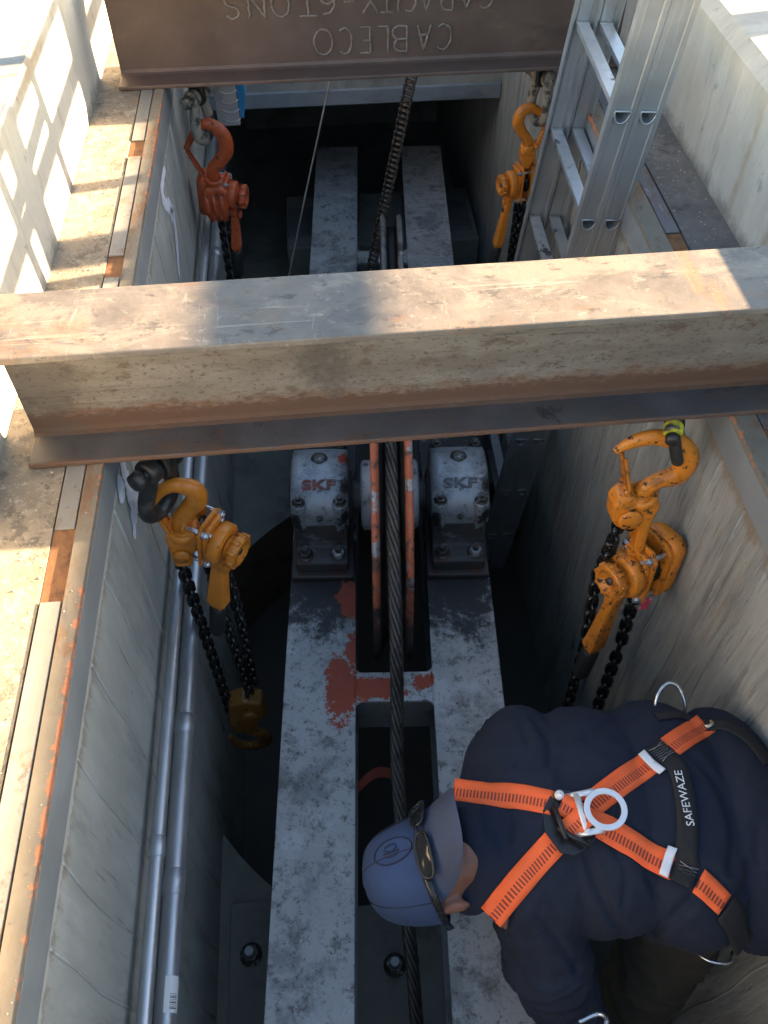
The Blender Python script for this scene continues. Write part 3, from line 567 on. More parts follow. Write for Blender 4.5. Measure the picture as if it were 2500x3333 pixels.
m_ = MB(); p = smoothpath([(-.02, 1.0, -1.41), (.02, 1.03, -1.395), (.06, 1.05, -1.40), (.11, 1.05, -1.43)], 5)
for q in p: m_.v += [q + Vector((0, .016, 0)), q - Vector((0, .016, .004)), q - Vector((0, .016, .008)), q + Vector((0, .016, -.004))]
for i in range(len(p) - 1):
    for k_ in range(4): m_.f.append((4 * i + k_, 4 * i + (k_ + 1) % 4, 4 * i + 4 + (k_ + 1) % 4, 4 * i + 4 + k_)); m_.smooth.append(False)
tag(build(m_, 'webbing_scrap', 'soft_red'), 'dull red scrap of webbing in the dark below the wire rope', 'webbing')

# ================================================================== SHEAVE, SHAFT, BEARINGS
SY, SZ = 0., -.85                     # frame-local centre of the sheave
def sheave(name, label, c, rp, rout, wflange, groove, m_rim, m_grv, hub_r, hub_w, spokes=False):
    t = thing(name, label, 'sheave', FM @ T(*c))
    X = (1, 0, 0)
    def rimpart(sg):
        m_ = MB(); a = wflange; m_.lathe([(rout - .12, sg * (a - .030)), (rout - .10, sg * a), (rout - .004, sg * a), (rout, sg * (a - .004)), (rout, sg * (a - .012)), (rout - .003, sg * (a - .017)), (rout - .012, sg * (a - .022))], (0, 0, 0), X, 72); return m_
    for sg in (-1, 1):
        m_ = MB(); m_.lathe([(rout - .0122, sg * (wflange - .0222)), (rp - .012, sg * groove), (rout - .12, sg * groove * .5)], (0, 0, 0), X, 72); build(m_, 'groove_side', m_grv, t, world=False)
    build(rimpart(-1), 'rim_flange', m_rim, t, world=False); build(rimpart(1), 'rim_flange', m_rim, t, world=False)
    m_ = MB(); m_.lathe([(rp - .02 + .0, -groove * 1.02), (rp - groove * .85, -groove * .6), (rp - groove, 0), (rp - groove * .85, groove * .6), (rp - .02, groove * 1.02)], (0, 0, 0), X, 72); build(m_, 'rope_groove', m_grv, t, world=False)
    if spokes:
        for i in range(6):
            a = i * math.pi / 3; d = Vector((0, math.cos(a), math.sin(a))); m_ = MB(); m_.tube([d * hub_r * .8, d * (rout - .1)], [(.016, .03), (.013, .02)], 8, ref=X); build(m_, 'spoke', m_rim, t, world=False)
    else:
        m_ = MB(); m_.lathe([(hub_r * .9, -.012), (rout - .11, -.012), (rout - .11, .012), (hub_r * .9, .012)], (0, 0, 0), X, 48); build(m_, 'disc', m_grv, t, world=False)
    m_ = MB(); m_.lathe([(.03, -hub_w), (hub_r - .01, -hub_w), (hub_r, -hub_w + .008), (hub_r, hub_w - .008), (hub_r - .01, hub_w), (.03, hub_w)], (0, 0, 0), X, 40); build(m_, 'hub', 'hub', t, world=False)
    return t
sh = sheave('rope_sheave', 'large orange-rimmed sheave carrying the thick wire rope', (0.003, SY, SZ), .48, .52, .056, .0195, 'sheave', 'groove', .112, .090)
m_ = MB(); m_.lathe([(.001, -.315), (.045, -.315), (.05, -.31), (.05, .31), (.045, .315), (.001, .315)], (0, 0, 0), (1, 0, 0), 28); build(m_, 'shaft', 'housing_low', sh, world=False)
sh2 = sheave('small_sheave', 'dull grey sheave standing behind the roller chain', (.035, 1.10, -.955), .32, .35, .042, .016, 'grey_wheel', 'groove', .07, .05, True)
m_ = MB(); m_.lathe([(.001, -.145), (.03, -.145), (.03, .08), (.001, .08)], (0, 0, 0), (1, 0, 0), 20); build(m_, 'shaft', 'grey_wheel', sh2, world=False)

def bearing(label, xc, lettermat, hm, grp='bearing housings on the frame'):
    t = thing('bearing_housing', label, 'bearing', FM @ T(xc, SY, SZ), grp)
    B = lambda m_, n_, mt_, bv=0., par=t: build(m_, n_, mt_, par, bv, world=False, segs=3)
    bz = -.149
    m_ = MB(); m_.bb(-.098, .098, -.225, .225, bz, bz + .018); B(m_, 'packing_plate', 'housing_low', .004)
    m_ = MB(); m_.prism([(-.205, 0), (-.205, .042), (-.19, .05), (-.148, .056), (-.138, .075), (-.13, .143), (.13, .143), (.138, .075), (.148, .056), (.19, .05), (.205, .042), (.205, 0)], (0, 0, bz + .0185), (0, 1, 0), (0, 0, 1), (1, 0, 0), .165); B(m_, 'base', 'housing_low', .007)
    # cap: rounded arch, narrower at the top
    prof = [(-.131, 0), (-.131, .03)] + [(-.131 * math.cos(R(a)) * (1 if a < 90 else 1), .03 + .105 * math.sin(R(a))) for a in range(10, 171, 10)] + [(.131, .03), (.131, 0)]
    m_ = MB(); secs = [(-.088, .86), (-.08, .97), (-.06, 1.), (.06, 1.), (.08, .97), (.088, .86)]; n_ = len(prof)
    for x_, s_ in secs: m_.v += [Vector((x_, y_ * (.94 + .06 * s_), .0135 + z_ * s_)) for y_, z_ in prof]
    for i in range(len(secs) - 1):
        for k_ in range(n_ - 1): m_.f.append((i * n_ + k_, i * n_ + k_ + 1, (i + 1) * n_ + k_ + 1, (i + 1) * n_ + k_)); m_.smooth.append(True)
    for i in (0, len(secs) - 1): m_.f.append(tuple(i * n_ + k_ for k_ in range(n_))); m_.smooth.append(False)
    cap_ = B(m_, 'cap', hm)
    m_ = MB(); m_.lathe([(.06, -.097), (.08, -.097), (.083, -.085), (.083, .085), (.08, .097), (.06, .097)], (0, 0, 0), (1, 0, 0), 28); B(m_, 'seal', 'housing_low')
    # cap bolts in their lugs
    for sx in (-1, 1):
        for sy in (-1, 1):
            m_ = MB(); m_.lathe([(.025, -.03), (.025, .082), (.021, .090), (.001, .090)], (sx * .062, sy * .112, .012), (0, 0, 1), 16); lug = B(m_, 'bolt_lug', hm)
            m_ = MB(); m_.lathe([(.001, .003), (.021, .003), (.021, 0)], (sx * .062, sy * .112, .1025), (0, 0, 1), 16); m_.hexa((sx * .062, sy * .112, .1055), (0, 0, 1), .017, .014); m_.rod((sx * .062, sy * .112, .118), (sx * .062, sy * .112, .131), .009, 10); B(m_, 'cap_bolt', 'bolt_dirty')
            m_ = MB(); m_.lathe([(.001, .004), (.026, .004), (.026, 0)], (sx * .052, sy * .178, bz + .071), (0, 0, 1), 18); wsh = B(m_, 'washer', 'bolt_dirty')
            m_ = MB(); m_.hexa((sx * .052, sy * .178, bz + .0752), (0, 0, 1), .0195, .018); B(m_, 'foot_nut', 'bolt_dirty' if (sx + sy) else 'hub', 0, wsh)
            m_ = MB(); m_.rod((sx * .052, sy * .178, bz + .09), (sx * .052, sy * .178, bz + .112), .0105, 10); B(m_, 'stud', 'bolt_dirty', 0, wsh)
    m_ = MB(); m_.lathe([(.026, -.01), (.026, .004), (.02, .006), (.02, .009), (.016, .011), (.001, .011)], (0, .025, .1435), (0, -.12, 1), 20); B(m_, 'filler_plug', 'bolt_dirty')
    m_ = MB(); m_.hexa((0, -.128, .045), (0, -.75, .66), .010, .014); m_.lathe([(.006, .012), (.006, .026), (.001, .028)], (0, -.128, .045), (0, -.75, .66), 10); B(m_, 'grease_nipple', 'bolt_dirty')
    me = text_mesh('SKF', .043, .0022, .0014); me.materials.append(M[lettermat])
    o = bpy.data.objects.new('lettering', me); COL.objects.link(o); o.parent = t; o.matrix_local = T(0, -.070, .1335) @ RX(R(27)) @ Matrix.Diagonal((1.5, 1, 1, 1))
    return t
bearing('silver pillow block bearing with red-rubbed SKF letters, on the beam nearer the conduits', -.213, 'letter_red', 'housing')
bearing('silver pillow block bearing with plain SKF letters, on the beam nearer the ladder', .217, 'letter_grey', 'housing_clean')

# ================================================================== WIRE ROPE (laid strands)
def resample(p, step):
    out = [p[0].copy()]; acc = 0
    for a, b in zip(p, p[1:]):
        d = (b - a).length; t_ = step - acc
        while t_ <= d: out.append(a + (b - a) * (t_ / d)); t_ += step
        acc = (acc + d) % step
    return out
wp = [(.1, -.35, -1.795), (.10, .331, -1.292), (.097, .541, -1.137), (.097, .858, -.902), (.112, 1.05, -.76), (.127, 1.307, -.57)]
pts = [Vector(q) for q in wp]
for a in range(126, -61, -6):
    q = FM @ Vector((.003, SY + .478 * math.cos(R(a)), SZ + .478 * math.sin(R(a)))); pts.append(q)
q0 = pts[-1]; pts += [q0 + Vector((0, -.2, -.35)), q0 + Vector((0, -.4, -.7))]
pts = resample(smoothpath(pts, 6), .006)
rp = thing('wire_rope', 'thick greasy twisted wire rope running down the middle over the sheave', 'wire rope', T(*pts[0]))
def frames(p):
    out = []; prev = Vector((1, 0, 0))
    for i in range(len(p)):
        t_ = (p[min(i + 1, len(p) - 1)] - p[max(0, i - 1)]).normalized(); a = (prev - t_ * prev.dot(t_)).normalized(); prev = a; out.append((a, t_.cross(a)))
    return out
fr_ = frames(pts)
for s_ in range(6):
    path = []
    for i, q in enumerate(pts):
        th = 2 * math.pi * (s_ / 6 - i * .006 / .215); a, b = fr_[i]; path.append(q + (a * math.cos(th) + b * math.sin(th)) * .0118)
    m_ = MB(); m_.tube(path, .0066, 7); build(m_, 'strand', 'rope', rp)
m_ = MB(); m_.tube(pts, .0095, 6); build(m_, 'core', 'rope', rp)

# thin cable and roller chain hanging at the far end
m_ = MB(); m_.tube(smoothpath([(.085, 2.9, .02), (.055, 2.9, -.081), (-.05, 2.905, -.46), (-.15, 2.9, -.83), (-.23, 2.9, -1.12)], 8), .0032, 6)
tag(build(m_, 'thin_cable', 'thin'), 'thin pale cable slanting down at the far end of the pit', 'cable')
A, Bp = Vector((.368, 3.02, .0)), Vector((.165, 2.98, -.99)); D = (Bp - A); n = int(D.length / .0205); dn = D.normalized()
rc = thing('roller_chain', 'wide brown roller chain hanging beside the grey sheave', 'roller chain', T(*A))
sd_ = Vector((math.cos(R(-28)), math.sin(R(-28)), 0)); sd_ = (sd_ - dn * sd_.dot(dn)).normalized(); fw = dn.cross(sd_)
m_ = MB()
for s_ in (-1, 1):
    pl = []
    for i in range(13): a = R(90 + 180 * i / 12); pl.append((math.cos(a) * .0085 - 0, math.sin(a) * .0085))
    pl += [(.0205 + math.cos(R(-90 + 180 * i / 12)) * .0085, math.sin(R(-90 + 180 * i / 12)) * .0085) for i in range(13)]
    m_.prism(pl, (s_ * .0175, 0, 0), (0, 0, -1), (0, 1, 0), (1, 0, 0), .0035)
m_.rod((-.023, 0, 0), (.023, 0, 0), .0035, 8); m_.rod((-.0155, 0, 0), (.0155, 0, 0), .0068, 10)
basis = Matrix((( sd_.x, fw.x, -dn.x, 0), (sd_.y, fw.y, -dn.y, 0), (sd_.z, fw.z, -dn.z, 0), (0, 0, 0, 1)))
WM['tmp'] = Matrix()
l0 = build(m_, 'chain_link', 'rchain', None)
l0.parent = rc; l0.matrix_local = basis
m2 = MB(); m2.v = [Vector((q.x * (.80 if abs(q.x) > .016 and abs(q.x) < .0199 else .8), q.y, q.z)) for q in m_.v]; m2.f = m_.f; m2.smooth = m_.smooth
l1 = build(m2, 'chain_link', 'rchain', None); l1.parent = rc; l1.matrix_local = T(*(dn * .0205)) @ basis
for i in range(2, n): inst((l0, l1)[i % 2], 'chain_link', T(*(dn * .0205 * i)) @ basis, rc)

# ================================================================== EXTENSION LADDER against the right wall
LA, LB = Vector((.739, 1.982, .229)), Vector((-.0212, .0185, -.3036)); ld = LB.normalized()
lt = thing('extension_ladder', 'two-section aluminium extension ladder leaning down the right side of the pit', 'ladder', T(*(LA + LB * 6.9)))
ux = Vector((1, 0, 0)); ux = (ux - ld * ux.dot(ld)).normalized(); uy = ld.cross(ux); uy = uy if uy.y > 0 else -uy
def rail(o, k0, k1, inward):
    """channel rail: web with a shallow centre rib, flanges turned inward; D-shaped rung sockets"""
    a, b = LA + LB * k0 + o, LA + LB * k1 + o
    h = .0325; wt = .003; fl = .024 * inward
    prof = [(-h, 0), (-h + .012, 0), (-h + .015, .003 * inward), (h - .015, .003 * inward), (h - .012, 0), (h, 0), (h, fl), (h - wt, fl), (h - wt, wt * inward), (h - .013, wt * inward), (h - .016, .006 * inward), (-h + .016, .006 * inward), (-h + .013, wt * inward), (-h + wt, wt * inward), (-h + wt, fl), (-h, fl)]
    m_ = MB(); m_.prism(prof, (a + b) / 2, ux, uy, ld, (b - a).length); return m_
W = .455
def bake(o):
    dg = bpy.context.evaluated_depsgraph_get(); me = bpy.data.meshes.new_from_object(o.evaluated_get(dg)); o.modifiers.clear(); o.data = me; return o
dsh = [(-.0175, .013), (.0175, .013)] + [(.0175 * math.cos(R(-a)), .013 - .028 * math.sin(R(a)) ** .8) for a in range(15, 180, 15)]
for sec, off in ((0, 0.), (1, .066)):
    o = ux * off; k0, k1 = (-4.2, 6.6) if sec == 0 else (-4.2, 6.85)
    near = build(rail(o, k0, k1, 1), 'rail', 'alu', lt); build(rail(o + uy * W, k0, k1, -1), 'rail', 'alu', lt)
    cut = MB()
    for k in range(-4, 7):
        c0 = LA + LB * k + o
        cut.prism([(p_, q_) for p_, q_ in dsh], c0 + uy * .004, ux, -ld, uy, .05)
        m_ = MB(); m_.prism([(p_ * .97, q_ * .97) for p_, q_ in dsh], c0 + uy * (W / 2 + .001), ux, -ld, uy, W - .006); m_.f = m_.f[2:]; m_.smooth = m_.smooth[2:]
        build(m_, 'rung', 'rung', lt)
        m_ = MB(); ring = [c0 + ux * p_ * 1.12 - ld * (q_ * 1.12) - uy * .001 for p_, q_ in dsh]; m_.tube(ring, .003, 6, closed=True); build(m_, 'rung_collar', 'alu', lt)
        m_ = MB(); m_.prism([(p_ * 1.12, q_ * 1.12) for p_, q_ in dsh], c0 + uy * (W - .012), ux, -ld, uy, .008); build(m_, 'rung_flange', 'alu', lt, .001)
    co = build(cut, 'cutter', 'alu', None); co.matrix_world = WM[lt.name].inverted() @ Matrix()
    # the rail mesh is in ladder-local space and so is the cutter now; cut with both at the origin
    near.parent = None; near.matrix_world = Matrix(); co.matrix_world = WM[lt.name].inverted()
    bpy.context.view_layer.update()
    md = near.modifiers.new('holes', 'BOOLEAN'); md.operation = 'DIFFERENCE'; md.object = co; md.solver = 'EXACT'
    bake(near); near.parent = lt; near.matrix_local = Matrix(); bpy.data.objects.remove(co)

# ================================================================== LEVER HOISTS
def link_mesh(pitch, wire, wd):
    """one oval chain link standing in the local XZ plane, centred"""
    L_ = pitch / 2; r = wd / 2 - wire; pts = []
    for i in range(9): a = R(180 * i / 8); pts.append((r * math.cos(a), 0, (L_ - r) + r * math.sin(a)))
    for i in range(9): a = R(180 + 180 * i / 8); pts.append((r * math.cos(a), 0, -(L_ - r) + r * math.sin(a)))
    m_ = MB(); m_.tube(pts, wire, 7, closed=True); return m_
LK = {}
def chain_run(parent, pts, pitch=.0285, wire=.0066, twist=40):
    key = (pitch, wire)
    p = resample([Vector(q) for q in pts], pitch)
    for i in range(len(p) - 1):
        c = (p[i] + p[i + 1]) / 2; d = (p[i] - p[i + 1]).normalized()
        q = d.to_track_quat('Z', 'Y').to_matrix().to_4x4()
        mt = T(*c) @ q @ RZ(R(twist + 90 * (i % 2) + 4 * math.sin(i * 1.7)))
        if key not in LK:
            LK[key] = build(link_mesh(pitch + 2 * wire * .95, wire, pitch * 1.02 + wire * .9), 'chain_link', 'chain', None); o = LK[key]; o.parent = parent; o.matrix_local = mt
        else: inst(LK[key], 'chain_link', mt, parent)
def hook(parent, path, rads, m, name='hook', y=0.):
    pts = smoothpath([(x, y, z) for x, z in path], 6); n_ = len(pts); rr = []
    for i in range(n_):
        t_ = i / (n_ - 1) * (len(rads) - 1); k_ = min(int(t_), len(rads) - 2); f_ = t_ - k_
        r = rads[k_] * (1 - f_) + rads[k_ + 1] * f_; rr.append((r * .78, r))
    m_ = MB(); m_.tube(pts, rr, 14, ref=(0, 1, 0)); return build(m_, name, m, parent, world=False)
def body_unit(t, c, yaw, s, m, lever_len, lever_ang, tilt=0., cover=True, wheel_gap=0., grip=True, lever_bend=0., lw=1.):
    """gear case, chain slot, ratchet housing, hand wheel and lever; axis along local X, wheel at -X"""
    Mx = T(*c) @ RZ(yaw) @ RY(tilt) @ Matrix.Scale(s, 4)
    def B(m_, n_, mt_, bv=.003, par=t, sm=None):
        m_.v = [Mx @ q for q in m_.v]; return build(m_, n_, mt_, par, bv * s, world=False, smooth=sm)
    oct_ = [(-.05, -.062), (-.034, -.082), (.034, -.082), (.05, -.062), (.05, .06), (.032, .082), (-.032, .082), (-.05, .06)]
    X, Y, Z = (1, 0, 0), (0, 1, 0), (0, 0, 1)
    for x_ in (-.022, .022):
        m_ = MB(); m_.prism(oct_, (x_, 0, 0), Y, Z, X, .009); B(m_, 'side_plate', m, .0025)
    if cover:
        m_ = MB(); pr_ = [rrect(w_, h_, r_, 5) for w_, h_, r_ in ((.104, .168, .03), (.104, .168, .03), (.094, .158, .028), (.07, .134, .02))]
        xs = (.028, .062, .073, .077); n_ = len(pr_[0])
        for x_, q in zip(xs, pr_): m_.v += [Vector((x_, a, b)) for a, b in q]
        for i in range(3):
            for k_ in range(n_): m_.f.append((i * n_ + k_, i * n_ + (k_ + 1) % n_, (i + 1) * n_ + (k_ + 1) % n_, (i + 1) * n_ + k_)); m_.smooth.append(True)
        m_.f += [tuple(range(n_))[::-1], tuple(3 * n_ + k_ for k_ in range(n_))]; m_.smooth += [False, False]
        B(m_, 'gear_cover', m, 0)
    # brake cover on the wheel side
    m_ = MB(); pr2 = [(-.044, -.03), (-.036, -.062), (.036, -.062), (.044, -.03), (.044, .034), (.03, .07), (-.03, .07), (-.044, .034)]; m_.prism(pr2, (-.0335, 0, 0), Y, Z, X, .013); B(m_, 'brake_cover', m, .004)
    m_ = MB(); m_.lathe([(.001, -.040), (.050, -.040), (.054, -.044), (.054, -.066), (.049, -.071), (.001, -.071)], (0, 0, 0), X, 28); B(m_, 'ratchet_housing', m, 0)
    m_ = MB(); g = -.071 - wheel_gap
    m_.lathe([(.030, g), (.030, g - .012), (.040, g - .014), (.042, g - .020), (.041, g - .034), (.036, g - .038), (.028, g - .038), (.024, g - .026), (.001, g - .026)], (0, 0, 0), X, 26); wh = B(m_, 'hand_wheel', m, 0)
    for i in range(9):
        a = 2 * math.pi * i / 9; m_ = MB(); d = Vector((0, math.cos(a), math.sin(a))); m_.tube([Vector((g - .013, 0, 0)) + d * .041, Vector((g - .035, 0, 0)) + d * .041], .0055, 6); B(m_, 'wheel_lug', m, 0, wh)
    m_ = MB(); m_.lathe([(.001, g - .033), (.009, g - .033), (.009, g - .02)], (0, 0, 0), X, 8); B(m_, 'wheel_nut', 'bolt_dirty', 0, wh)
    # stay bolts
    for (y_, z_) in ((-.036, .062), (.036, .062), (-.036, -.062), (.036, -.062)):
        m_ = MB(); m_.rod((-.034, y_, z_), (.032, y_, z_), .006, 8); m_.hexa((-.0275, y_, z_), (-1, 0, 0), .0095, .012); m_.hexa((-.0385, y_, z_), (-1, 0, 0), .0060, .005); B(m_, 'stay_bolt', 'bolt', 0)
    for (y_, z_) in ((-.026, .055), (.026, .055), (0, -.052)):
        m_ = MB(); m_.hexa((-.040, y_, z_), (-1, 0, 0), .0062, .006); B(m_, 'screw', 'bolt', 0)
    # chain sprocket filling the slot
    m_ = MB(); m_.lathe([(.001, -.016), (.030, -.016), (.044, -.012), (.034, -.004), (.034, .004), (.044, .012), (.030, .016), (.001, .016)], (0, 0, 0), X, 14); B(m_, 'chain_wheel', 'chain', 0)
    # lever: tapered channel arm swung about X
    La = lever_ang; dv = Vector((0, math.sin(La), -math.cos(La))); sv = Vector((0, math.cos(La), math.sin(La))); o = Vector((-.055, 0, 0))
    secs = [(.0, .046, .030 * lw), (.055, .046, .030 * lw), (.085, .030, .028 * lw), (lever_len * .55, .032, .034 * lw), (lever_len * .90, .040, .040 * lw), (lever_len, .026, .020 * lw)]
    m_ = MB()
    for d_, w_, th in secs:
        cc = o + dv * d_ + Vector((lever_bend * max(0, d_ - .06), 0, 0))
        m_.v += [cc + sv * w_ / 2 + Vector((th / 2, 0, 0)), cc - sv * w_ / 2 + Vector((th / 2, 0, 0)), cc - sv * w_ / 2 - Vector((th / 2, 0, 0)), cc + sv * w_ / 2 - Vector((th / 2, 0, 0))]
    for i in range(len(secs) - 1):
        for k_ in range(4): m_.f.append((4 * i + k_, 4 * i + (k_ + 1) % 4, 4 * i + 4 + (k_ + 1) % 4, 4 * i + 4 + k_)); m_.smooth.append(False)
    m_.f += [(3, 2, 1, 0), tuple(4 * (len(secs) - 1) + k_ for k_ in range(4))]; m_.smooth += [False, False]
    lv = B(m_, 'lever', m, .006)
    if grip:
        e = o + dv * lever_len * .97 + Vector((lever_bend * (lever_len * .97 - .06), 0, 0)); e2 = e + dv * .11 + Vector((lever_bend * .11, 0, 0))
        m_ = MB(); m_.tube([e, e + (e2 - e) * .08, e + (e2 - e) * .9, e2], [.019, .0225, .0215, .016], 12); B(m_, 'grip', 'rubber', 0, lv)
    # change-over pawl knob and dark sticker on the lever
    kpos = o + dv * .075 + Vector((-.017, 0, 0)); m_ = MB(); m_.box(kpos + Vector((-.006, 0, 0)), (.014, .022, .026)); B(m_, 'selector_knob', m, .004, lv)
    kp = o + dv * .125 + Vector((-.0154 + lever_bend * .065, 0, 0)); m_ = MB(); m_.add([kp + sv * .012 + dv * -.02, kp - sv * .012 + dv * -.02, kp + dv * .022], [(0, 1, 2)]); B(m_, 'sticker', 'rubber', 0, lv)
    return Mx
def latch(t, a, b, m, wd=.020):
    a, b = Vector((a[0], 0, a[1])), Vector((b[0], 0, b[1])); d = (b - a); n_ = Vector((d.z, 0, -d.x)).normalized(); m_ = MB()
    mid = (a + b) / 2
    for q, w_ in ((a, wd), (mid, wd * .9), (b, wd * .75)):
        m_.v += [q + Vector((0, w_, 0)) + n_ * .010, q + Vector((0, w_, 0)), q + Vector((0, w_ - .004, 0)) - n_ * -.002, q + Vector((0, -w_ + .004, 0)) + n_ * .002, q - Vector((0, w_, 0)), q - Vector((0, w_, 0)) + n_ * .010]
    for i in range(2):
        for k_ in range(5): m_.f.append((6 * i + k_, 6 * i + k_ + 1, 6 * i + 7 + k_, 6 * i + 6 + k_)); m_.smooth.append(False)
    o = build(m_, 'latch', m, t, world=False); md = o.modifiers.new('solid', 'SOLIDIFY'); md.thickness = .003
    m_ = MB(); m_.rod(a + Vector((0, .026, 0)), a - Vector((0, .026, 0)), .006, 8); build(m_, 'latch_pin', m, t, world=False)
def cast_block(t, out, th, m, name, y=0., bv=.008):
    m_ = MB(); m_.prism(out, (0, y, 0), (1, 0, 0), (0, 0, 1), (0, 1, 0), th); return build(m_, name, m, t, bv, 3, world=False)
def collar(t, c, r, h, m, ax=(0, 0, 1)):
    m_ = MB(); m_.lathe([(.001, -h / 2), (r * .9, -h / 2), (r, -h * .3), (r, h * .3), (r * .9, h / 2), (r * .62, h / 2), (r * .6, h * .2)], c, ax, 22); return build(m_, 'swivel_collar', m, t, world=False)
GH = 'chain lever hoists hung from the beams'
# -- front right -----------------------------------------------------------
t = thing('lever_hoist', 'large amber lever hoist with chipped paint on the right below the front beam', 'hoist', T(0, 1.19, 0) @ RX(-math.atan(.117)), GH)
hook(t, [(.668, -.245), (.672, -.20), (.700, -.176), (.737, -.162), (.748, -.125), (.733, -.088), (.702, -.062), (.664, -.051), (.628, -.055), (.602, -.068), (.582, -.083)], [.021, .021, .021, .026, .027, .024, .021, .019, .017, .013, .008], 'yellow', 'top_hook')
latch(t, (.624, -.19), (.598, -.095), 'yellow')
cast_block(t, [(.598, -.225), (.608, -.200), (.632, -.192), (.652, -.208), (.698, -.212), (.708, -.235), (.703, -.262), (.698, -.300), (.70, -.385), (.672, -.385), (.668, -.305), (.66, -.296), (.618, -.296), (.602, -.27)], .060, 'yellow', 'top_block', bv=.012)
collar(t, (.668, 0, -.222), .036, .03, 'yellow', (-.15, -.25, 1))
m_ = MB(); m_.lathe([(.001, 0), (.028, 0), (.028, .006), (.024, .01), (.001, .01)], (.640, -.03, -.262), (0, -1, 0), 20); build(m_, 'sheave_boss', 'yellow', t, world=False)
m_ = MB(); m_.box((.690, 0, -.392), (.052, .05, .012)); build(m_, 'stay_plate', 'yellow', t, .003, world=False)
body_unit(t, (.716, -.005, -.455), R(26), 1.06, 'yellow', .29, R(3), tilt=R(3), grip=True, lever_bend=-.06, lw=1.2)
chain_run(t, [(.633, 0, -.296), (.625, 0, -.40), (.622, .025, -.52), (.632, .02, -.80), (.628, .02, -1.16), (.66, .02, -1.30)], twist=35)
chain_run(t, [(.652, .01, -.296), (.664, .0, -.345)], twist=80)
chain_run(t, [(.722, 0, -.54), (.722, .0, -.80), (.712, .0, -1.05), (.695, .0, -1.32)], twist=55)
m_ = MB(); m_.box((.727, -.052, -.545), (.022, .003, .042), Matrix.Rotation(R(8), 3, 'Y')); build(m_, 'red_tag', 'pink', t, world=False)
cast_block(t, [(.62, -1.34), (.71, -1.33), (.725, -1.40), (.69, -1.46), (.64, -1.45), (.61, -1.40)], .05, 'yellow_shaded', 'bottom_block')
# -- front left ------------------------------------------------------------
t = thing('lever_hoist', 'clean amber lever hoist hung over the conduits below the front beam', 'hoist', T(0, 1.24, 0), GH)
hook(t, [(-.376, -.335), (-.370, -.285), (-.347, -.250), (-.325, -.222), (-.322, -.188), (-.342, -.170), (-.370, -.166), (-.400, -.187), (-.427, -.228)], [.021, .022, .023, .026, .024, .021, .018, .014, .009], 'yellow2', 'top_hook')
latch(t, (-.405, -.318), (-.424, -.238), 'yellow2')
cast_block(t, [(-.414, -.330), (-.405, -.312), (-.34, -.305), (-.330, -.33), (-.345, -.375), (-.365, -.395), (-.368, -.435), (-.412, -.435), (-.412, -.385)], .058, 'yellow2', 'top_block', bv=.010)
collar(t, (-.374, 0, -.322), .037, .03, 'yellow2', (.1, -.25, 1))
m_ = MB(); m_.lathe([(.001, 0), (.022, 0), (.022, .008), (.001, .010)], (-.385, -.029, -.385), (0, -1, 0), 16); build(m_, 'anchor_pin', 'yellow2', t, world=False)
body_unit(t, (-.335, .01, -.355), R(180 - 30), .98, 'yellow2', .235, R(12), tilt=R(-8), cover=False, grip=True, wheel_gap=.004, lever_bend=-.06, lw=1.3)
chain_run(t, [(-.402, 0, -.435), (-.402, 0, -.90), (-.402, 0, -1.30)], twist=35)
chain_run(t, [(-.338, 0, -.435), (-.334, 0, -.80), (-.325, 0, -1.20)], twist=50)
chain_run(t, [(-.307, .035, -.44), (-.304, .035, -.75), (-.312, .03, -1.18)], twist=20)
cast_block(t, [(-.395, -1.185), (-.345, -1.165), (-.29, -1.19), (-.283, -1.26), (-.318, -1.33), (-.338, -1.39), (-.40, -1.39), (-.412, -1.31)], .06, 'yellow_shaded', 'bottom_block', bv=.012)
hook(t, [(-.36, -1.39), (-.355, -1.43), (-.315, -1.47), (-.325, -1.53), (-.375, -1.55), (-.42, -1.51), (-.43, -1.46)], [.018, .018, .021, .022, .019, .014, .008], 'yellow_shaded', 'bottom_hook')
m_ = MB(); m_.lathe([(.001, 0), (.026, 0), (.026, .010), (.02, .014), (.001, .014)], (-.335, -.030, -1.25), (0, -1, 0), 18); build(m_, 'sheave_boss', 'yellow_shaded', t, world=False)
# -- rear left -------------------------------------------------------------
t = thing('lever_hoist', 'worn red-orange lever hoist below the rear beam', 'hoist', T(0, 2.82, 0), GH)
hook(t, [(-.374, -.375), (-.367, -.322), (-.338, -.290), (-.314, -.255), (-.312, -.213), (-.328, -.180), (-.355, -.160), (-.387, -.166), (-.416, -.197), (-.447, -.243)], [.021, .022, .024, .027, .026, .023, .019, .017, .013, .009], 'orange', 'top_hook')
latch(t, (-.408, -.345), (-.448, -.248), 'orange', .014)
collar(t, (-.371, 0, -.362), .034, .03, 'orange', (.1, -.2, 1))
cast_block(t, [(-.413, -.385), (-.400, -.370), (-.345, -.368), (-.328, -.39), (-.330, -.45), (-.342, -.50), (-.402, -.50), (-.425, -.455)], .085, 'orange', 'top_block', bv=.012)
for i, x_ in enumerate((-.405, -.38, -.353)):
    m_ = MB(); m_.tube([(x_, -.042, -.395), (x_ + .003, -.047, -.44), (x_ + .008, -.042, -.495)], [.007, .009, .007], 8); build(m_, 'casting_rib', 'orange', t, world=False)
body_unit(t, (-.362, .02, -.425), R(180 - 12), .92, 'orange', .24, R(6), tilt=R(-4), cover=True, lever_bend=-.02)
chain_run(t, [(-.371, 0, -.50), (-.376, 0, -.80), (-.38, 0, -1.28)], .0235, .0054, twist=35)
chain_run(t, [(-.345, 0, -.50), (-.348, 0, -.80), (-.352, 0, -1.28)], .0235, .0054, twist=50)
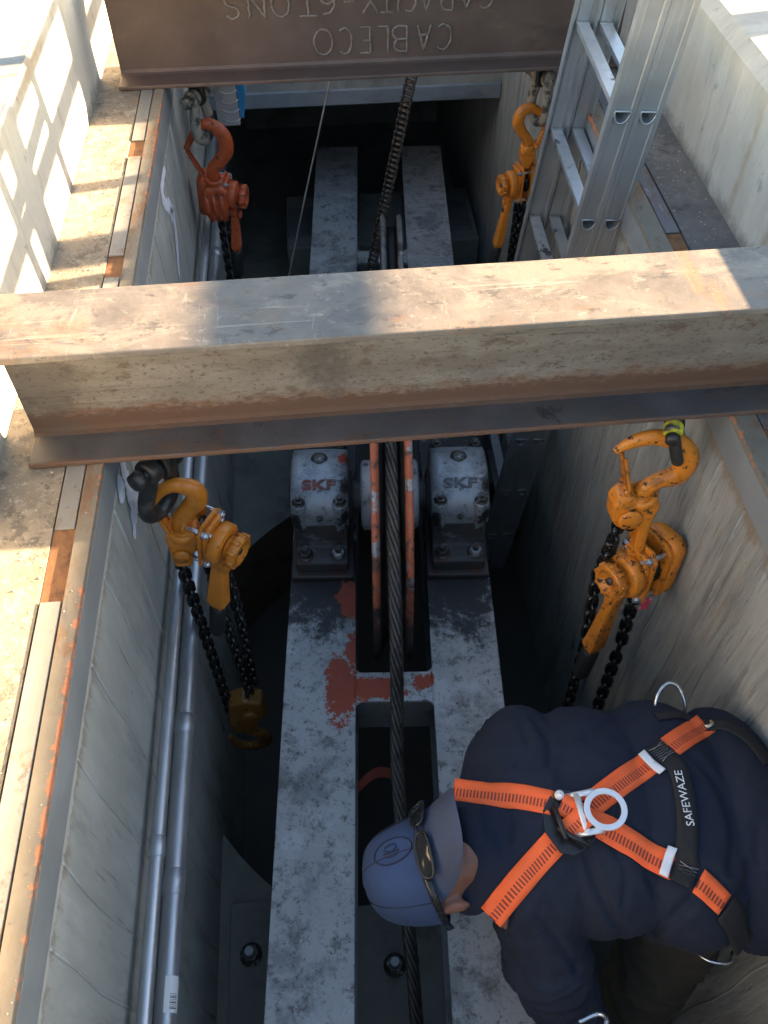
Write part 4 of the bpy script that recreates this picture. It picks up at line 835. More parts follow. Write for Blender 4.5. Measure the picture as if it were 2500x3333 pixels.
# -- rear right ------------------------------------------------------------
t = thing('lever_hoist', 'amber lever hoist beside the aluminium ladder', 'hoist', T(0, 2.82, 0), GH)
hook(t, [(.738, -.315), (.735, -.275), (.710, -.240), (.692, -.205), (.698, -.172), (.722, -.157), (.752, -.166), (.777, -.194), (.788, -.235)], [.017, .017, .018, .021, .020, .018, .015, .012, .008], 'yellow2', 'top_hook')
latch(t, (.762, -.288), (.788, -.225), 'yellow2', .014)
collar(t, (.737, 0, -.30), .028, .035, 'yellow2')
cast_block(t, [(.712, -.30), (.762, -.30), (.764, -.338), (.752, -.345), (.748, -.365), (.722, -.365), (.722, -.345), (.712, -.338)], .05, 'yellow2', 'top_block', bv=.006)
body_unit(t, (.733, 0, -.428), R(14), .84, 'yellow2', .295, R(-6), tilt=R(2), cover=True, lever_bend=-.16)
chain_run(t, [(.723, -.01, -.50), (.724, 0, -.80), (.722, 0, -1.28)], .0235, .0054, twist=35)
chain_run(t, [(.747, -.01, -.50), (.746, 0, -.80), (.748, 0, -1.28)], .0235, .0054, twist=50)

# ================================================================== SHACKLES
def shackle(label, mtx, m, s=1., pinm=None, top=None):
    t = thing('shackle', label, 'shackle', mtx, 'shackles joining the hoists to the beams')
    path = [(-.026 * s, 0, .055 * s), (-.028 * s, 0, .02 * s), (-.036 * s, 0, -.02 * s), (-.030 * s, 0, -.058 * s), (0, 0, -.078 * s), (.030 * s, 0, -.058 * s), (.036 * s, 0, -.02 * s), (.028 * s, 0, .02 * s), (.026 * s, 0, .055 * s)]
    m_ = MB(); m_.tube(smoothpath(path, 5), .0155 * s, 12); build(m_, 'bow', m, t, world=False)
    for sx in (-1, 1):
        m_ = MB(); m_.lathe([(.006, -.013 * s), (.022 * s, -.013 * s), (.024 * s, -.009 * s), (.024 * s, .009 * s), (.022 * s, .013 * s), (.006, .013 * s)], (sx * .026 * s, 0, .06 * s), (1, 0, 0), 18); build(m_, 'ear', m, t, world=False)
    m_ = MB(); m_.rod((-.056 * s, 0, .06 * s), (.05 * s, 0, .06 * s), .011 * s, 12); m_.lathe([(.001, -.014 * s), (.011 * s, -.014 * s), (.017 * s, -.011 * s), (.018 * s, .006 * s), (.001, .008 * s)], (-.054 * s, 0, .06 * s), (1, 0, 0), 14); build(m_, 'pin', pinm or m, t, world=False)
    m_ = MB(); lt_ = (.08 * s) if top is None else top; lb_ = .030 * s; m_.prism(rrect(.05 * s, lt_ - lb_, min(.02 * s, (lt_ - lb_) * .45)), (0, 0, (lt_ + lb_) / 2), (0, 1, 0), (0, 0, 1), (1, 0, 0), .016); build(m_, 'lug_plate', 'shackle', t, .002, world=False)
    return t
shackle('black shackle joining the hoist over the conduits to the front beam', T(-.392, 1.235, -.155) @ RY(R(12)) @ RZ(R(55)), 'shackle', 1.2, None, .157)
shackle('black shackle chipped with yellow paint under the front beam on the right', T(.712, 1.19, -.060) @ RY(R(-20)) @ RZ(R(70)), 'shackle_y', .85, None, .064)
shackle('muddy grey shackle over the red-orange hoist', T(-.376, 2.82, -.128) @ RZ(R(60)), 'shackle_w', 1.1, None, .131)
shackle('muddy brown shackle over the hoist beside the ladder', T(.757, 2.82, -.118) @ RZ(R(-60)), 'shackle_w', 1.1, None, .121)

# blue and white plastic box under the rear beam
t = thing('plastic_box', 'grey ribbed plastic box with a blue lid under the rear beam', 'box', T(-.30, 3.02, -.27))
m_ = MB(); m_.bb(-.345, -.268, 3.0, 3.16, -.262, -.05); build(m_, 'box_body', 'wplastic', t, .004)
for i in range(6):
    z_ = -.25 + i * .033; m_ = MB(); m_.tube(smoothpath([(-.325, 2.998, z_ + .014), (-.30, 2.996, z_ + .004), (-.268, 2.997, z_ + .012), (-.266, 3.06, z_ + .012)], 3), .0035, 6); build(m_, 'rib', 'wplastic', t)
m_ = MB(); m_.prism([(-.266, -.235), (-.252, -.24), (-.238, -.17), (-.236, -.04), (-.266, -.04)], (0, 3.08, 0), (1, 0, 0), (0, 0, 1), (0, 1, 0), .15); build(m_, 'lid', 'blue', t, .003)

# timber barricade standing on the pavement to the right, out of frame: it throws the window-like shadows
bx = 2.2
t = thing('barricade', 'wooden rail barricade standing on the paving right of the pit', 'barricade', T(bx, 2.5, GZ))
for z0, z1 in ((.752, .822), (.942, .985)):
    m_ = MB(); m_.bb(bx - .015, bx + .015, .9, 5.5, z0, z1); build(m_, 'rail_board', 'wood', t, .003)
for y0, y1 in ((2.30, 2.43), (3.04, 3.25), (4.1, 4.2), (5.0, 5.1)):
    m_ = MB(); m_.bb(bx + .016, bx + .056, y0, y1, GZ - .002, 1.0); build(m_, 'post', 'wood', t, .003)
    m_ = MB(); m_.bb(bx - .25, bx + .35, y0, y1, GZ - .003, GZ + .04); build(m_, 'foot', 'wood', t, .003)

# ================================================================== WORKER bent over in the pit
def blob(prims, voxel, smooth, wob=0., seed=0):
    """prims: ('c', p0, r0, p1, r1) tapered capsules or ('e', centre, radii, rot) ellipsoids, fused by a voxel remesh into one surface"""
    bm = bmesh.new()
    def sph(c, r, rot=None):
        d = bmesh.ops.create_icosphere(bm, subdivisions=(3 if (max(r) if isinstance(r, tuple) else r) > .07 else 2), radius=1.)
        mt = T(*c) @ (rot.to_4x4() if rot is not None else Matrix()) @ Matrix.Diagonal((*((r,) * 3 if isinstance(r, (int, float)) else r), 1))
        bmesh.ops.transform(bm, matrix=mt, verts=d['verts'])
    for p in prims:
        if p[0] == 'e': sph(p[1], p[2], p[3] if len(p) > 3 else None)
        else:
            a, r0, b, r1 = Vector(p[1]), p[2], Vector(p[3]), p[4]; L_ = (b - a).length; n_ = max(1, int(L_ / (min(r0, r1) * .5)))
            for i in range(n_ + 1): f_ = i / n_; sph(a.lerp(b, f_), r0 * (1 - f_) + r1 * f_)
    me = bpy.data.meshes.new('blob'); bm.to_mesh(me); bm.free()
    o = bpy.data.objects.new('blob', me); COL.objects.link(o)
    md = o.modifiers.new('r', 'REMESH'); md.mode = 'VOXEL'; md.voxel_size = voxel; md.use_smooth_shade = True
    md = o.modifiers.new('s', 'SMOOTH'); md.iterations = smooth; md.factor = .6
    dg = bpy.context.evaluated_depsgraph_get(); out = bpy.data.meshes.new_from_object(o.evaluated_get(dg)); bpy.data.objects.remove(o)
    return out
from mathutils import noise as MN
def wrinkle(me, fn):
    me.update(); nr = [v.normal.copy() for v in me.vertices]
    for v, n_ in zip(me.vertices, nr): v.co += n_ * fn(v.co)
    me.update()
def mesh_obj(me, name, m, parent=None):
    me.name = name; me.materials.clear(); me.materials.append(M[m]); o = bpy.data.objects.new(name, me); COL.objects.link(o)
    for p in me.polygons: p.use_smooth = True
    if parent is not None: o.parent = parent
    return o
HC = Vector((.115, .468, -.425))
et = Vector((-.965, -.10, -.20)).normalized(); eb = Vector((-.18, .10, 1)); eb = (eb - et * eb.dot(et)).normalized(); es = et.cross(eb)   # top of head, back of head, side
def hd(a, b, c): return HC + et * a + eb * b + es * c
hrot = Matrix((es, eb, et)).transposed()
sgn = 1 if es.y < 0 else -1
Ls, Rs = Vector((.275, .395, -.445)), Vector((.305, .718, -.45))
Le, Lw = Vector((.375, .245, -.66)), Vector((.455, .20, -.90))
Re, Rw = Vector((.315, .755, -.72)), Vector((.25, .60, -.94))
def fingers(wr, d, side, r=.0085, curl=.5):
    """five bent fingers rooted in a palm; d = hand direction, side = towards the thumb"""
    d = d.normalized(); side = (side - d * side.dot(d)).normalized(); nn = d.cross(side); pc = wr + d * .055
    out = [('e', wr + d * .05, (.042, .018, .05), Matrix((side, nn, d)).transposed()), ('c', wr - d * .01, .028, wr + d * .02, .026)]
    for i, (o_, L_) in enumerate(((.032, .068), (.011, .078), (-.011, .072), (-.031, .056))):
        a = pc + side * o_ + d * .03; b = a + (d * .85 + nn * curl * .5) * L_ * .5; c = b + (d * .55 + nn * curl * 1.3).normalized() * L_ * .5
        out += [('c', a - d * .03, r * 1.1, b, r), ('c', b, r, c, r * .85)]
    a = wr + d * .03 + side * .035; b = a + (side * .7 + d * .7) * .035; c = b + (d + nn * .3).normalized() * .032
    out += [('c', a, .012, b, .0105), ('c', b, .0105, c, .009)]
    return out
body = [('e', hd(.0, .0, 0), (.078, .096, .095), hrot), ('e', hd(-.06, -.03, 0), (.062, .072, .075), hrot),
        ('e', hd(-.03, -.105, 0), (.014, .022, .022), hrot),                                   # nose
        ('e', hd(-.085, -.095, 0), (.025, .010, .010), hrot),                                  # mouth
        ('c', hd(-.07, .015, 0), .058, (.225, .525, -.45), .062),
        ('e', (.33, .53, -.47), (.13, .17, .09)), ('e', (.48, .52, -.48), (.13, .145, .09)), ('e', (.66, .52, -.55), (.115, .155, .12)),
        ('c', Ls, .05, Le, .04), ('c', Le, .04, Lw, .028), ('c', Rs, .05, Re, .04), ('c', Re, .04, Rw, .028),
        ('c', (.67, .42, -.60), .075, (.60, .30, -1.04), .052), ('c', (.60, .30, -1.04), .05, (.67, .31, -1.50), .036), ('e', (.63, .30, -1.56), (.11, .042, .035)),
        ('c', (.67, .60, -.60), .075, (.60, .66, -1.06), .052), ('c', (.60, .66, -1.06), .05, (.67, .62, -1.50), .036), ('e', (.63, .62, -1.56), (.11, .042, .035))]
for s_ in (-1, 1):
    body += [('e', hd(-.030, .010, s_ * .082), (.009, .020, .030), hrot), ('c', hd(-.012, .022, s_ * .09), .0065, hd(-.045, .006, s_ * .088), .006), ('e', hd(-.055, .008, s_ * .084), (.008, .008, .010), hrot),
             ('e', hd(-.005, -.088, s_ * .03), (.014, .010, .010), hrot)]
body += fingers(Lw, (Lw - Le), Vector((-1, .3, 0))) + fingers(Rw, (Rw - Re), Vector((-1, -.5, 0)))
bme = blob(body, .006, 4)
pn = mesh_obj(bme, 'person', 'skin'); tag(pn, 'worker in navy shirt, slate cap and orange harness bending over the frame', 'person')
shirt = [('e', (.34, .553, -.455), (.15, .222, .135)), ('e', (.26, .545, -.455), (.07, .19, .095)), ('e', (.45, .55, -.455), (.18, .228, .142)), ('e', (.60, .535, -.46), (.165, .246, .145)), ('e', (.74, .525, -.485), (.125, .240, .16)),
         ('c', Ls + Vector((.03, .02, 0)), .082, Ls.lerp(Le, .5) + Vector((.01, 0, 0)), .074), ('c', Ls.lerp(Le, .5), .075, Le, .066), ('c', Le, .066, Le.lerp(Lw, .75), .050),
         ('c', Rs + Vector((.03, -.01, 0)), .080, Rs.lerp(Re, .5), .066), ('c', Rs.lerp(Re, .5), .066, Re, .058), ('c', Re, .058, Re.lerp(Rw, .75), .044),
         ('c', (.235, .525, -.445), .085, (.205, .515, -.44), .078), ('c', (.25, .545, -.425), .085, (.195, .535, -.405), .066), ('e', (.215, .49, -.425), (.058, .10, .085)), ('c', (.25, .465, -.43), .075, (.195, .442, -.44), .060), ('c', Ls + Vector((.02, .04, .01)), .085, (.25, .52, -.43), .08), ('c', Rs + Vector((.02, -.03, .01)), .082, (.25, .54, -.43), .08)]
sme = blob(shirt, .005, 8)
CREASE = [([(.395, .45), (.405, .40), (.43, .35), (.47, .31)], .008, .009), ([(.36, .61), (.372, .66), (.36, .72)], .006, .009), ([(.57, .36), (.53, .335), (.47, .305), (.42, .30)], .010, .011),
          ([(.63, .61), (.67, .55), (.675, .47), (.65, .40)], .005, .012), ([(.32, .44), (.29, .40), (.25, .37)], .006, .010), ([(.44, .46), (.46, .41), (.45, .36)], .004, .008), ([(.50, .40), (.52, .36), (.51, .31)], .005, .009),
          ([(.30, .62), (.33, .66), (.33, .71)], .005, .009), ([(.44, .66), (.50, .70), (.58, .72)], .005, .012), ([(.24, .56), (.27, .53), (.26, .48)], .004, .008), ([(.66, .36), (.70, .40), (.72, .46)], .006, .012), ([(.30, .36), (.33, .33), (.37, .29)], .007, .010)]
CREASE = [(smoothpath([Vector((x, y, 0)) for x, y in c], 5), a, b) for c, a, b in CREASE]
STR = [smoothpath([Vector((x, y, 0)) for x, y in c], 4) for c in ([(.175, .592), (.24, .572), (.30, .553), (.352, .533)], [(.185, .345), (.24, .39), (.30, .437), (.358, .48)], [(.372, .497), (.44, .536), (.51, .576), (.60, .626), (.705, .687)], [(.378, .517), (.43, .484), (.49, .446), (.585, .385), (.628, .343)])]
def sdist(q, poly):
    best = 9
    for a, b in zip(poly, poly[1:]):
        ab = b - a; t_ = max(0, min(1, (q - a).dot(ab) / ab.length_squared)); best = min(best, (q - a - ab * t_).length_squared)
    return math.sqrt(best)
def wr(co):
    a = MN.noise(Vector((co.x * 7 + co.y * 4, co.y * 9 - co.x * 4, co.z * 7)) + Vector((3, 1, 2))); d = (1 - abs(a)) ** 6 * .003 - .001
    if co.z > -.5:
        q = Vector((co.x, co.y, 0))
        for c, amp, wd in CREASE:
            if (q - c[len(c) // 2]).length < .14:
                r = sdist(q, c); d += -.8 * amp * math.exp(-(r / (wd * .8)) ** 2) + amp * .18 * math.exp(-((r - wd * 1.7) / (wd * .9)) ** 2)
        for c in STR:
            r = sdist(q, c)
            if r < .1: d += -.004 * math.exp(-(r / .020) ** 2) + .002 * math.exp(-((r - .042) / .016) ** 2)
    else:
        b = MN.noise(Vector((co.x * 14, co.y * 14, co.z * 34))); d += (1 - abs(b)) ** 4 * .010
    return d
wrinkle(sme, wr)
so = mesh_obj(sme, 'shirt', 'navy', pn)
trs = [('e', (.69, .52, -.56), (.108, .185, .135)), ('c', (.66, .42, -.60), .098, (.585, .285, -1.04), .078), ('c', (.585, .285, -1.04), .080, (.66, .305, -1.5), .066),
       ('c', (.67, .60, -.60), .095, (.60, .66, -1.06), .076), ('c', (.60, .66, -1.06), .076, (.67, .62, -1.5), .064), ('c', (.60, .44, -.62), .09, (.62, .60, -.62), .09)]
tme = blob(trs, .009, 6); wrinkle(tme, lambda c: (1 - abs(MN.noise(Vector((c.x * 9, c.y * 9, c.z * 16))))) ** 5 * .012 - .003)
mesh_obj(tme, 'trousers', 'khaki', pn)
for y_ in (.305, .62):
    me_ = blob([('e', (.60, y_, -1.565), (.135, .052, .040)), ('c', (.68, y_, -1.55), .052, (.675, y_, -1.46), .055)], .008, 4); mesh_obj(me_, 'boot', 'rubber', pn)
# fold-down collar round the nape
m_ = MB(); cpts = [Vector((.200, .600, -.43)), Vector((.180, .572, -.37)), Vector((.172, .53, -.335)), Vector((.178, .48, -.345)), Vector((.188, .445, -.375)), Vector((.20, .435, -.42))]
p = smoothpath(cpts, 5); n_ = len(p)
for i, q in enumerate(p):
    f_ = i / (n_ - 1); m_.v += [q, q + Vector((.020, -.004, .008)), q + Vector((.046, -.002, .002))]
for i in range(n_ - 1):
    for k_ in range(2): m_.f.append((3 * i + k_, 3 * i + k_ + 1, 3 * i + 4 + k_, 3 * i + 3 + k_)); m_.smooth.append(True)
co_ = build(m_, 'collar', 'navy', pn); md = co_.modifiers.new('solid', 'SOLIDIFY'); md.thickness = .004
# cap: six panel crown worn back to front
RS, RB = .094, .108
def crown(th, u, off=0.):
    """th around (0 = back of head), u 0 rim .. 1 top"""
    r = math.cos(u * math.pi / 2) ** .58; h = .136 * math.sin(u * math.pi / 2) ** .95
    f = 1 + off + .010 * abs(math.sin(3 * th)) * math.sin(min(1, u * 1.3) * math.pi)
    return hd(-.015 + h + off * .09, RB * math.cos(th) * r * f, RS * math.sin(th) * r * f)
m_ = MB(); nu, nt_ = 14, 60
for i in range(nu + 1):
    for k_ in range(nt_): m_.v.append(crown(2 * math.pi * k_ / nt_, min(.995, i / nu)))
for i in range(nu):
    for k_ in range(nt_): m_.f.append((i * nt_ + k_, i * nt_ + (k_ + 1) % nt_, (i + 1) * nt_ + (k_ + 1) % nt_, (i + 1) * nt_ + k_)); m_.smooth.append(True)
m_.f.append(tuple(nu * nt_ + k_ for k_ in range(nt_))); m_.smooth.append(True)
def capdent(mb):
    for v in mb.v:
        q = v * 14; v += (v - HC).normalized() * (.0035 * MN.noise(q))
capdent(m_)
cp = build(m_, 'cap', 'cap', pn)
for k_ in range(6):
    a = 2 * math.pi * (k_ + .5 * 0) / 6; m_ = MB(); m_.tube([crown(a, u / 12, .004) for u in range(13)], .0011, 5); build(m_, 'panel_seam', 'cap_trim', cp)
m_ = MB(); m_.lathe([(.001, .006), (.006, .005), (.009, .001), (.009, -.002)], crown(0, .995), et, 12); build(m_, 'button', 'cap', cp)
PH0 = R(13) * (-sgn)
def billpt(s_, d_):
    """s_ -1..1 across, d_ 0..1 outwards"""
    th = PH0 + s_ * R(74); base = hd(-.012, RB * math.cos(th), RS * math.sin(th)); mid = hd(-.012, RB * math.cos(PH0), RS * math.sin(PH0))
    out = (eb * math.cos(PH0) + es * math.sin(PH0)); ln = .098 * (1 - abs(s_) ** 3.6) ** .55
    d = (out * .62 - et * .78).normalized(); q = base + d * ln * d_
    return q + out * (-.012 * (s_ * s_) * d_)
m_ = MB(); ns, nd = 26, 7
for th_ in (0, 1):
    for i in range(ns + 1):
        for k_ in range(nd + 1): m_.v.append(billpt(-1 + 2 * i / ns, k_ / nd) + (et * .0035 if th_ else Vector((0, 0, 0))))
n1_ = (ns + 1) * (nd + 1)
for th_ in (0, 1):
    for i in range(ns):
        for k_ in range(nd): m_.f.append(tuple(th_ * n1_ + q for q in (i * (nd + 1) + k_, i * (nd + 1) + k_ + 1, (i + 1) * (nd + 1) + k_ + 1, (i + 1) * (nd + 1) + k_))); m_.smooth.append(True)
for i in range(ns):
    a, b = i * (nd + 1) + nd, (i + 1) * (nd + 1) + nd; m_.f.append((a, b, n1_ + b, n1_ + a)); m_.smooth.append(False)
build(m_, 'bill', 'bill', cp)
# round emblem stitched on the crown above the bill
thl, ul = PH0 + R(8) * sgn, .30
def onc(du, dv_, off=.012): return crown(thl + du, ul + dv_, off)
m_ = MB(); m_.tube([onc(.26 * math.cos(a), .20 * math.sin(a)) for a in [2 * math.pi * i / 30 for i in range(30)]], .0016, 5, closed=True); em = build(m_, 'emblem_ring', 'cap_trim', cp)
for pts_ in ([(-.10, .06), (-.13, .0), (-.10, -.06)], [(-.03, .08), (-.03, -.08)], [(-.03, .01), (.05, .07)], [(-.03, 0), (.05, -.07)], [(.10, .06), (.14, 0), (.10, -.06)], [(.10, 0), (.14, 0)]):
    m_ = MB(); m_.tube([onc(a, b) for a, b in pts_], .0014, 5); build(m_, 'emblem_stroke', 'cap_trim', em)
# sunglasses resting on the bill of the cap
sg = thing('sunglasses', 'glossy black wraparound sunglasses perched on the back of the cap', 'sunglasses', T(*hd(-.01, RB, 0)))
def gl(s_, h_, off):
    th = PH0 + s_; out = (eb * math.cos(th) + es * math.sin(th)); base = hd(0, (RB + off) * math.cos(th), (RS + off) * math.sin(th)); return base + et * (.006 + h_ * .5) * 1. - et * .016 + out * (.004 - h_ * .25)
for s0, s1 in ((-.78, -.08), (.08, .78)):
    m_ = MB(); rim_ = []
    for i in range(28):
        a = 2 * math.pi * i / 28; cs, sn = math.cos(a), math.sin(a); sup = lambda v: math.copysign(abs(v) ** .7, v); rim_.append(gl((s0 + s1) / 2 + (s1 - s0) / 2 * sup(cs), 0.027 * sup(sn), .014))
    c_ = sum(rim_, Vector()) / 28; bul = (c_ - HC).normalized() * .006
    m_.v = rim_ + [q.lerp(c_, .5) + bul * .75 for q in rim_] + [c_ + bul]
    for i in range(28): m_.f += [(i, (i + 1) % 28, 28 + (i + 1) % 28, 28 + i), (28 + i, 28 + (i + 1) % 28, 56)]; m_.smooth += [True, True]
    build(m_, 'lens', 'gloss', sg)
    m_ = MB(); m_.tube(rim_, .0032, 6, closed=True); build(m_, 'lens_frame', 'glossb', sg)
m_ = MB(); m_.tube([gl(-.1, .008, .014), gl(0, .011, .016), gl(.1, .008, .014)], .0035, 6); build(m_, 'bridge', 'glossb', sg)
for s_ in (-1, 1):
    m_ = MB(); m_.tube([gl(s_ * (.78 + .18 * i), .010 - .004 * i, .010) for i in range(7)], [(.007, .0022)] * 7, 8, ref=et); build(m_, 'temple', 'glossb', sg)

# ------------------------------------------------------------------ safety harness
dg = bpy.context.evaluated_depsgraph_get()
sbm = bmesh.new(); sbm.from_mesh(sme); SB = BVHTree.FromBMesh(sbm)
def drop(x, y, lift=.003):
    h = SB.ray_cast(Vector((x, y, .2)), Vector((0, 0, -1)))
    if h[0] is None: return None
    return h[0] + h[1] * lift, h[1]
hs = thing('safety_harness', 'bright orange full-body safety harness crossed over the navy shirt', 'harness', T(.37, .51, -.31))
def strap(pts, wd, m, name, lift=.003, parent=hs, step=.008, flare=None):
    p = resample(smoothpath([Vector((x, y, 0)) for x, y in pts], 10), step); rows = []; hgt = []
    nn = 5
    for i, q in enumerate(p):
        t_ = (p[min(i + 1, len(p) - 1)] - p[max(0, i - 1)]).normalized(); sd2 = Vector((-t_.y, t_.x, 0)); row = []
        for k_ in range(nn):
            c_ = q + sd2 * wd * (k_ / (nn - 1) - .5); h = drop(c_.x, c_.y, lift)
            row.append(h[0] if h else None)
        rows.append(row)
    zs = []
    for r_ in rows:
        zz = [q.z for q in r_ if q is not None]; zs.append(max(zz) if zz else None)
    last = next((z for z in zs if z is not None), -.35)
    m_ = MB(); keep = []
    for i, r_ in enumerate(rows):
        if zs[i] is None: continue
        w0 = [zs[j] for j in range(max(0, i - 3), min(len(zs), i + 4)) if zs[j] is not None]; z0 = sum(w0) / len(w0)
        row = []
        for k_ in range(nn):
            t_ = (p[min(i + 1, len(p) - 1)] - p[max(0, i - 1)]).normalized(); sd2 = Vector((-t_.y, t_.x, 0)); c_ = p[i] + sd2 * wd * (k_ / (nn - 1) - .5)
            zz = r_[k_].z if r_[k_] is not None else z0 - .012
            row.append(Vector((c_.x, c_.y, max(zz, z0 - .010))))
        keep.append((row, i * step))
    for row, _ in keep: m_.v += row
    for i in range(len(keep) - 1):
        for k_ in range(nn - 1): m_.f.append((i * nn + k_, i * nn + k_ + 1, (i + 1) * nn + k_ + 1, (i + 1) * nn + k_)); m_.smooth.append(True)
    o = build(m_, name, m, parent)
    uv = o.data.uv_layers.new(name='UVMap')
    for lp in o.data.loops: vi = lp.vertex_index; uv.data[lp.index].uv = (keep[vi // nn][1], (vi % nn) / (nn - 1))
    md = o.modifiers.new('solid', 'SOLIDIFY'); md.thickness = .0022; md.offset = 1
    return o
SW = .046
strap([(.175, .592), (.24, .572), (.30, .553), (.352, .533)], SW, 'strap', 'shoulder_strap')
strap([(.185, .345), (.24, .39), (.30, .437), (.358, .48)], SW, 'strap', 'shoulder_strap')
sC = strap([(.372, .497), (.44, .536), (.51, .576), (.566, .607)], SW, 'strap', 'back_strap')
sD = strap([(.378, .517), (.43, .484), (.49, .446), (.548, .408)], SW, 'strap', 'back_strap', lift=.006)
strap([(.362, .528), (.385, .512), (.405, .498)], .040, 'strap', 'webbing_loop', lift=.022)
strap([(.362, .478), (.385, .492), (.405, .503)], .040, 'strap', 'webbing_loop', lift=.025)
b1 = strap([(.562, .603), (.60, .625)], SW * 1.02, 'web_black', 'stitched_joint', lift=.006)
b2 = strap([(.545, .412), (.585, .387)], SW * 1.02, 'web_black', 'stitched_joint', lift=.006)
strap([(.60, .626), (.65, .655), (.705, .687)], SW, 'strap', 'leg_strap')
strap([(.585, .385), (.607, .365), (.628, .343)], SW * .95, 'strap', 'leg_strap')
strap([(.582, .612), (.596, .575), (.594, .53), (.585, .475), (.572, .43), (.57, .40)], .036, 'web_black', 'seat_strap', lift=.0045)
strap([(.63, .343), (.655, .315), (.675, .29)], .05, 'web_black', 'padded_strap', lift=.006)
strap([(.70, .685), (.735, .675), (.765, .64), (.785, .58)], .03, 'web_black', 'waist_belt', lift=.006)
strap([(.60, .70), (.66, .705), (.71, .69)], .02, 'web_black', 'waist_belt', lift=.006)
for par, ctr, ang in ((b1, (.581, .614), 30), (b2, (.566, .399), -32)):
    for ph in (0, 1):
        m_ = MB(); pp = []
        for i in range(7):
            u = -.017 + .034 * i / 6; v = (.016 if (i + ph) % 2 else -.016); a = R(ang + 90); x_ = ctr[0] + u * math.cos(a) - v * math.sin(a); y_ = ctr[1] + u * math.sin(a) + v * math.cos(a)
            h = drop(x_, y_, .0098); 
            if h: pp.append(h[0])
        if len(pp) > 2: m_.tube(pp, .0008, 4); build(m_, 'stitching', 'stitch', par)
for ctr, ang in (((.553, .596), 30), ((.536, .418), -32)):
    strap([(ctr[0] - .008 * math.cos(R(ang)), ctr[1] - .008 * math.sin(R(ang))), (ctr[0] + .010 * math.cos(R(ang)), ctr[1] + .010 * math.sin(R(ang)))], SW * 1.12, 'white', 'white_keeper', lift=.012, step=.004)
# back plate and D-ring
h = drop(.375, .50, .008); pc = h[0] + Vector((0, 0, .008))
m_ = MB(); m_.prism([(p_ * 1.12, q_ * 1.12) for p_, q_ in [(-.048, .012), (-.032, .046), (-.018, .055), (.012, .054), (.036, .040), (.05, .012), (.048, -.022), (.024, -.046), (.008, -.055), (-.016, -.053), (-.044, -.022)]], pc - Vector((.003, 0, .003)), (.86, -.2, 0), (.2, .95, 0), (0, 0, 1), .004); build(m_, 'back_plate', 'glossb', hs, .0015)
for a, b in (((-.028, .030), (-.018, -.036)), ((-.03, -.014), (.022, -.05))):
    m_ = MB(); m_.tube([pc + Vector((a[0], a[1], .012)), pc + Vector((b[0], b[1], .014))], .005, 8); build(m_, 'plate_bar', 'glossb', hs)
m_ = MB(); m_.lathe([(.001, .007), (.006, .006), (.009, .001), (.009, -.004)], pc + Vector((-.012, .046, .010)), (0, 0, 1), 14); build(m_, 'rivet', 'white', hs)
RC = pc + Vector((.062, .008, .024))
ringo = []; ringi = []
for i in range(36):
    a = 2 * math.pi * i / 36; ringo.append((.0385 * math.cos(a), .0385 * math.sin(a))); ringi.append((.0275 * math.cos(a), .0275 * math.sin(a)))
m_ = MB(); tl = Matrix.Rotation(R(-6), 3, 'Y')
for pts_, z_ in ((ringo, -.003), (ringi, -.003), (ringo, .003), (ringi, .003)): m_.v += [RC + tl @ Vector((x_, y_, z_)) for x_, y_ in pts_]
for i in range(36):
    j = (i + 1) % 36; m_.f += [(i, j, 36 + j, 36 + i), (72 + i, 108 + i, 108 + j, 72 + j), (i, 72 + i, 72 + j, j), (36 + i, 36 + j, 108 + j, 108 + i)]; m_.smooth += [False] * 4
dr = build(m_, 'd_ring', 'dring', hs, .0014)
for s_ in (-1, 1):
    m_ = MB(); m_.tube([RC + tl @ Vector((-.012, s_ * .0345, 0)), RC + tl @ Vector((-.064, s_ * .036 + .0, -.012))], [(.003, .0065), (.003, .0045)], 10, ref=(0, 0, 1)); build(m_, 'd_ring_arm', 'dring', dr)
m_ = MB(); m_.tube([RC + tl @ Vector((-.040, -.037, -.006)), RC + tl @ Vector((-.045, .036, -.006))], [(.003, .0065)] * 2, 10, ref=(0, 0, 1)); build(m_, 'd_ring_bar', 'dring', dr)
h = drop(.712, .683, .006)
if h: m_ = MB(); m_.lathe([(.005, .002), (.007, .004), (.011, .003), (.012, 0)], h[0], h[1], 18); build(m_, 'grommet', 'brass', hs)
m_ = MB(); m_.tube(smoothpath([(.615, .72, -.40), (.622, .752, -.37), (.645, .772, -.355), (.668, .765, -.36), (.68, .735, -.385), (.675, .71, -.42)], 5), .0038, 8); build(m_, 'side_ring', 'bolt', hs)
m_ = MB(); m_.tube(smoothpath([(.60, .31, -.53), (.62, .285, -.51), (.655, .278, -.51), (.68, .30, -.54)], 5), .003, 8); build(m_, 'side_ring', 'bolt', hs)
# maker's name on the seat strap
me = text_mesh('SAFEWAZE', .021, .0003)
hh = drop(.5905, .52, .0125)
me.materials.append(M['white']); o = bpy.data.objects.new('lettering', me); COL.objects.link(o); o.parent = hs
o.matrix_local = WM[hs.name].inverted() @ (T(*hh[0]) @ RZ(R(86)))
for v in me.vertices:
    wv = WM[hs.name] @ (o.matrix_local @ v.co); q = drop(wv.x, wv.y, .0125)
    if q: v.co.z += q[0].z - hh[0].z
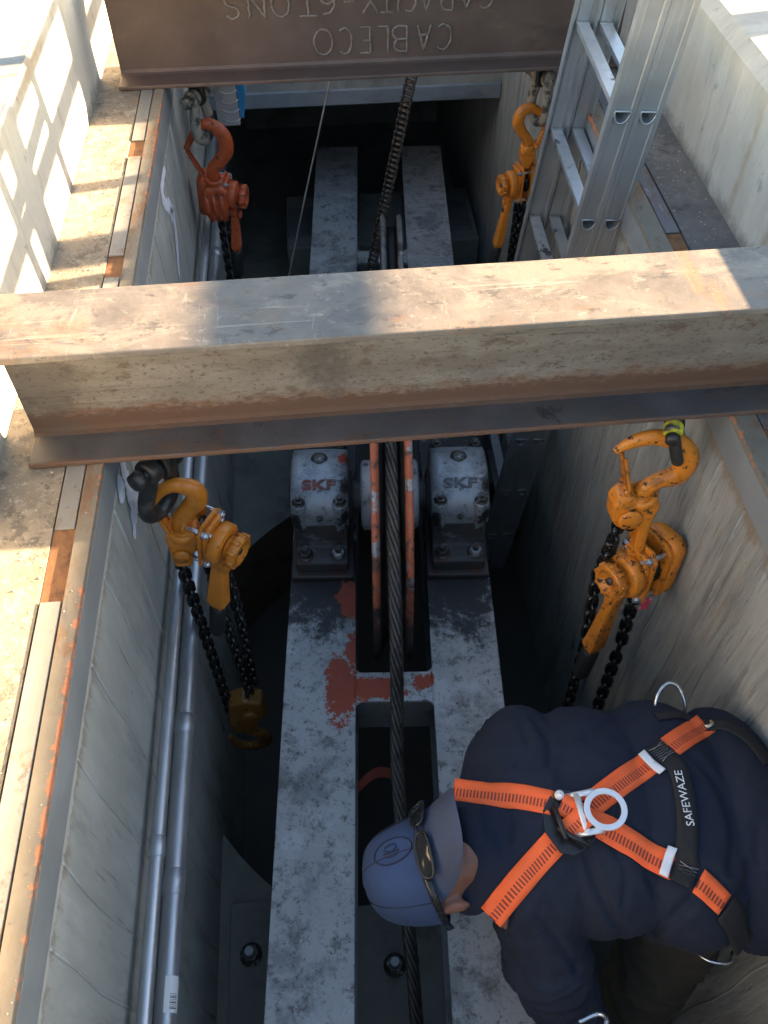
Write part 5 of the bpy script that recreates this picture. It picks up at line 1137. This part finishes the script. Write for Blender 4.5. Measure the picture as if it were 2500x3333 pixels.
# steel carabiner by the left hand
cb = thing('carabiner', 'steel carabiner hanging by the worker, at the bottom edge of the picture', 'carabiner', T(.40, .17, -.70))
m_ = MB(); m_.tube(smoothpath([(.335, .195, -.52), (.352, .182, -.522), (.385, .188, -.52), (.41, .205, -.52), (.40, .22, -.53), (.36, .21, -.535)], 5), .0042, 8, closed=True); build(m_, 'bow', 'bolt', cb)
m_ = MB(); m_.rod((.335, .195, -.52), (.36, .21, -.535), .0055, 8); build(m_, 'gate', 'bolt_dirty', cb)

# loose grit lying on the ledges and the floor
rg_ = random.Random(11); m_ = MB()
def stone(c, r):
    vs_ = [Vector((rg_.uniform(.6, 1.1) * q[0], rg_.uniform(.6, 1.1) * q[1], rg_.uniform(.4, .8) * q[2])) * r for q in ((1, 0, 0), (-1, 0, 0), (0, 1, 0), (0, -1, 0), (0, 0, 1), (0, 0, -1))]
    a = rg_.uniform(0, 6.3); rot = Matrix.Rotation(a, 3, 'Z'); m_.add([Vector(c) + rot @ q for q in vs_], [(0, 2, 4), (2, 1, 4), (1, 3, 4), (3, 0, 4), (2, 0, 5), (1, 2, 5), (3, 1, 5), (0, 3, 5)])
for _ in range(420): stone((rg_.uniform(-.664, -.54), rg_.uniform(.0, 2.7), .0008), rg_.choice((.0012, .0016, .0022, .0035)))
for _ in range(260): stone((rg_.uniform(.91, 1.02), rg_.uniform(.9, 2.6), .0008), rg_.choice((.0012, .0018, .0025, .004)))
for _ in range(120): stone((-.466 - abs(rg_.gauss(0, .012)), rg_.uniform(.0, 2.7), .0042), rg_.choice((.001, .0014, .002)))
for _ in range(160): stone((rg_.uniform(-.45, .8), rg_.uniform(.1, .75), FZ + .001), rg_.choice((.002, .003, .005, .008)))
for _ in range(60):
    q = FM @ Vector((rg_.choice((-.21, .217)) + rg_.uniform(-.09, .09), rg_.uniform(-1.4, -.3), -.9995)); stone(q, rg_.choice((.001, .0015, .0022)))
gr_ = build(m_, 'loose_grit', mat('grit', (.42, .39, .34), .9, 0, [dict(col=(.16, .15, .14), scale=40, lo=.5, hi=.56)], bump=0)); gr_['kind'] = 'stuff'; gr_['label'] = 'loose grit and stone chips scattered on the ledges and floor'
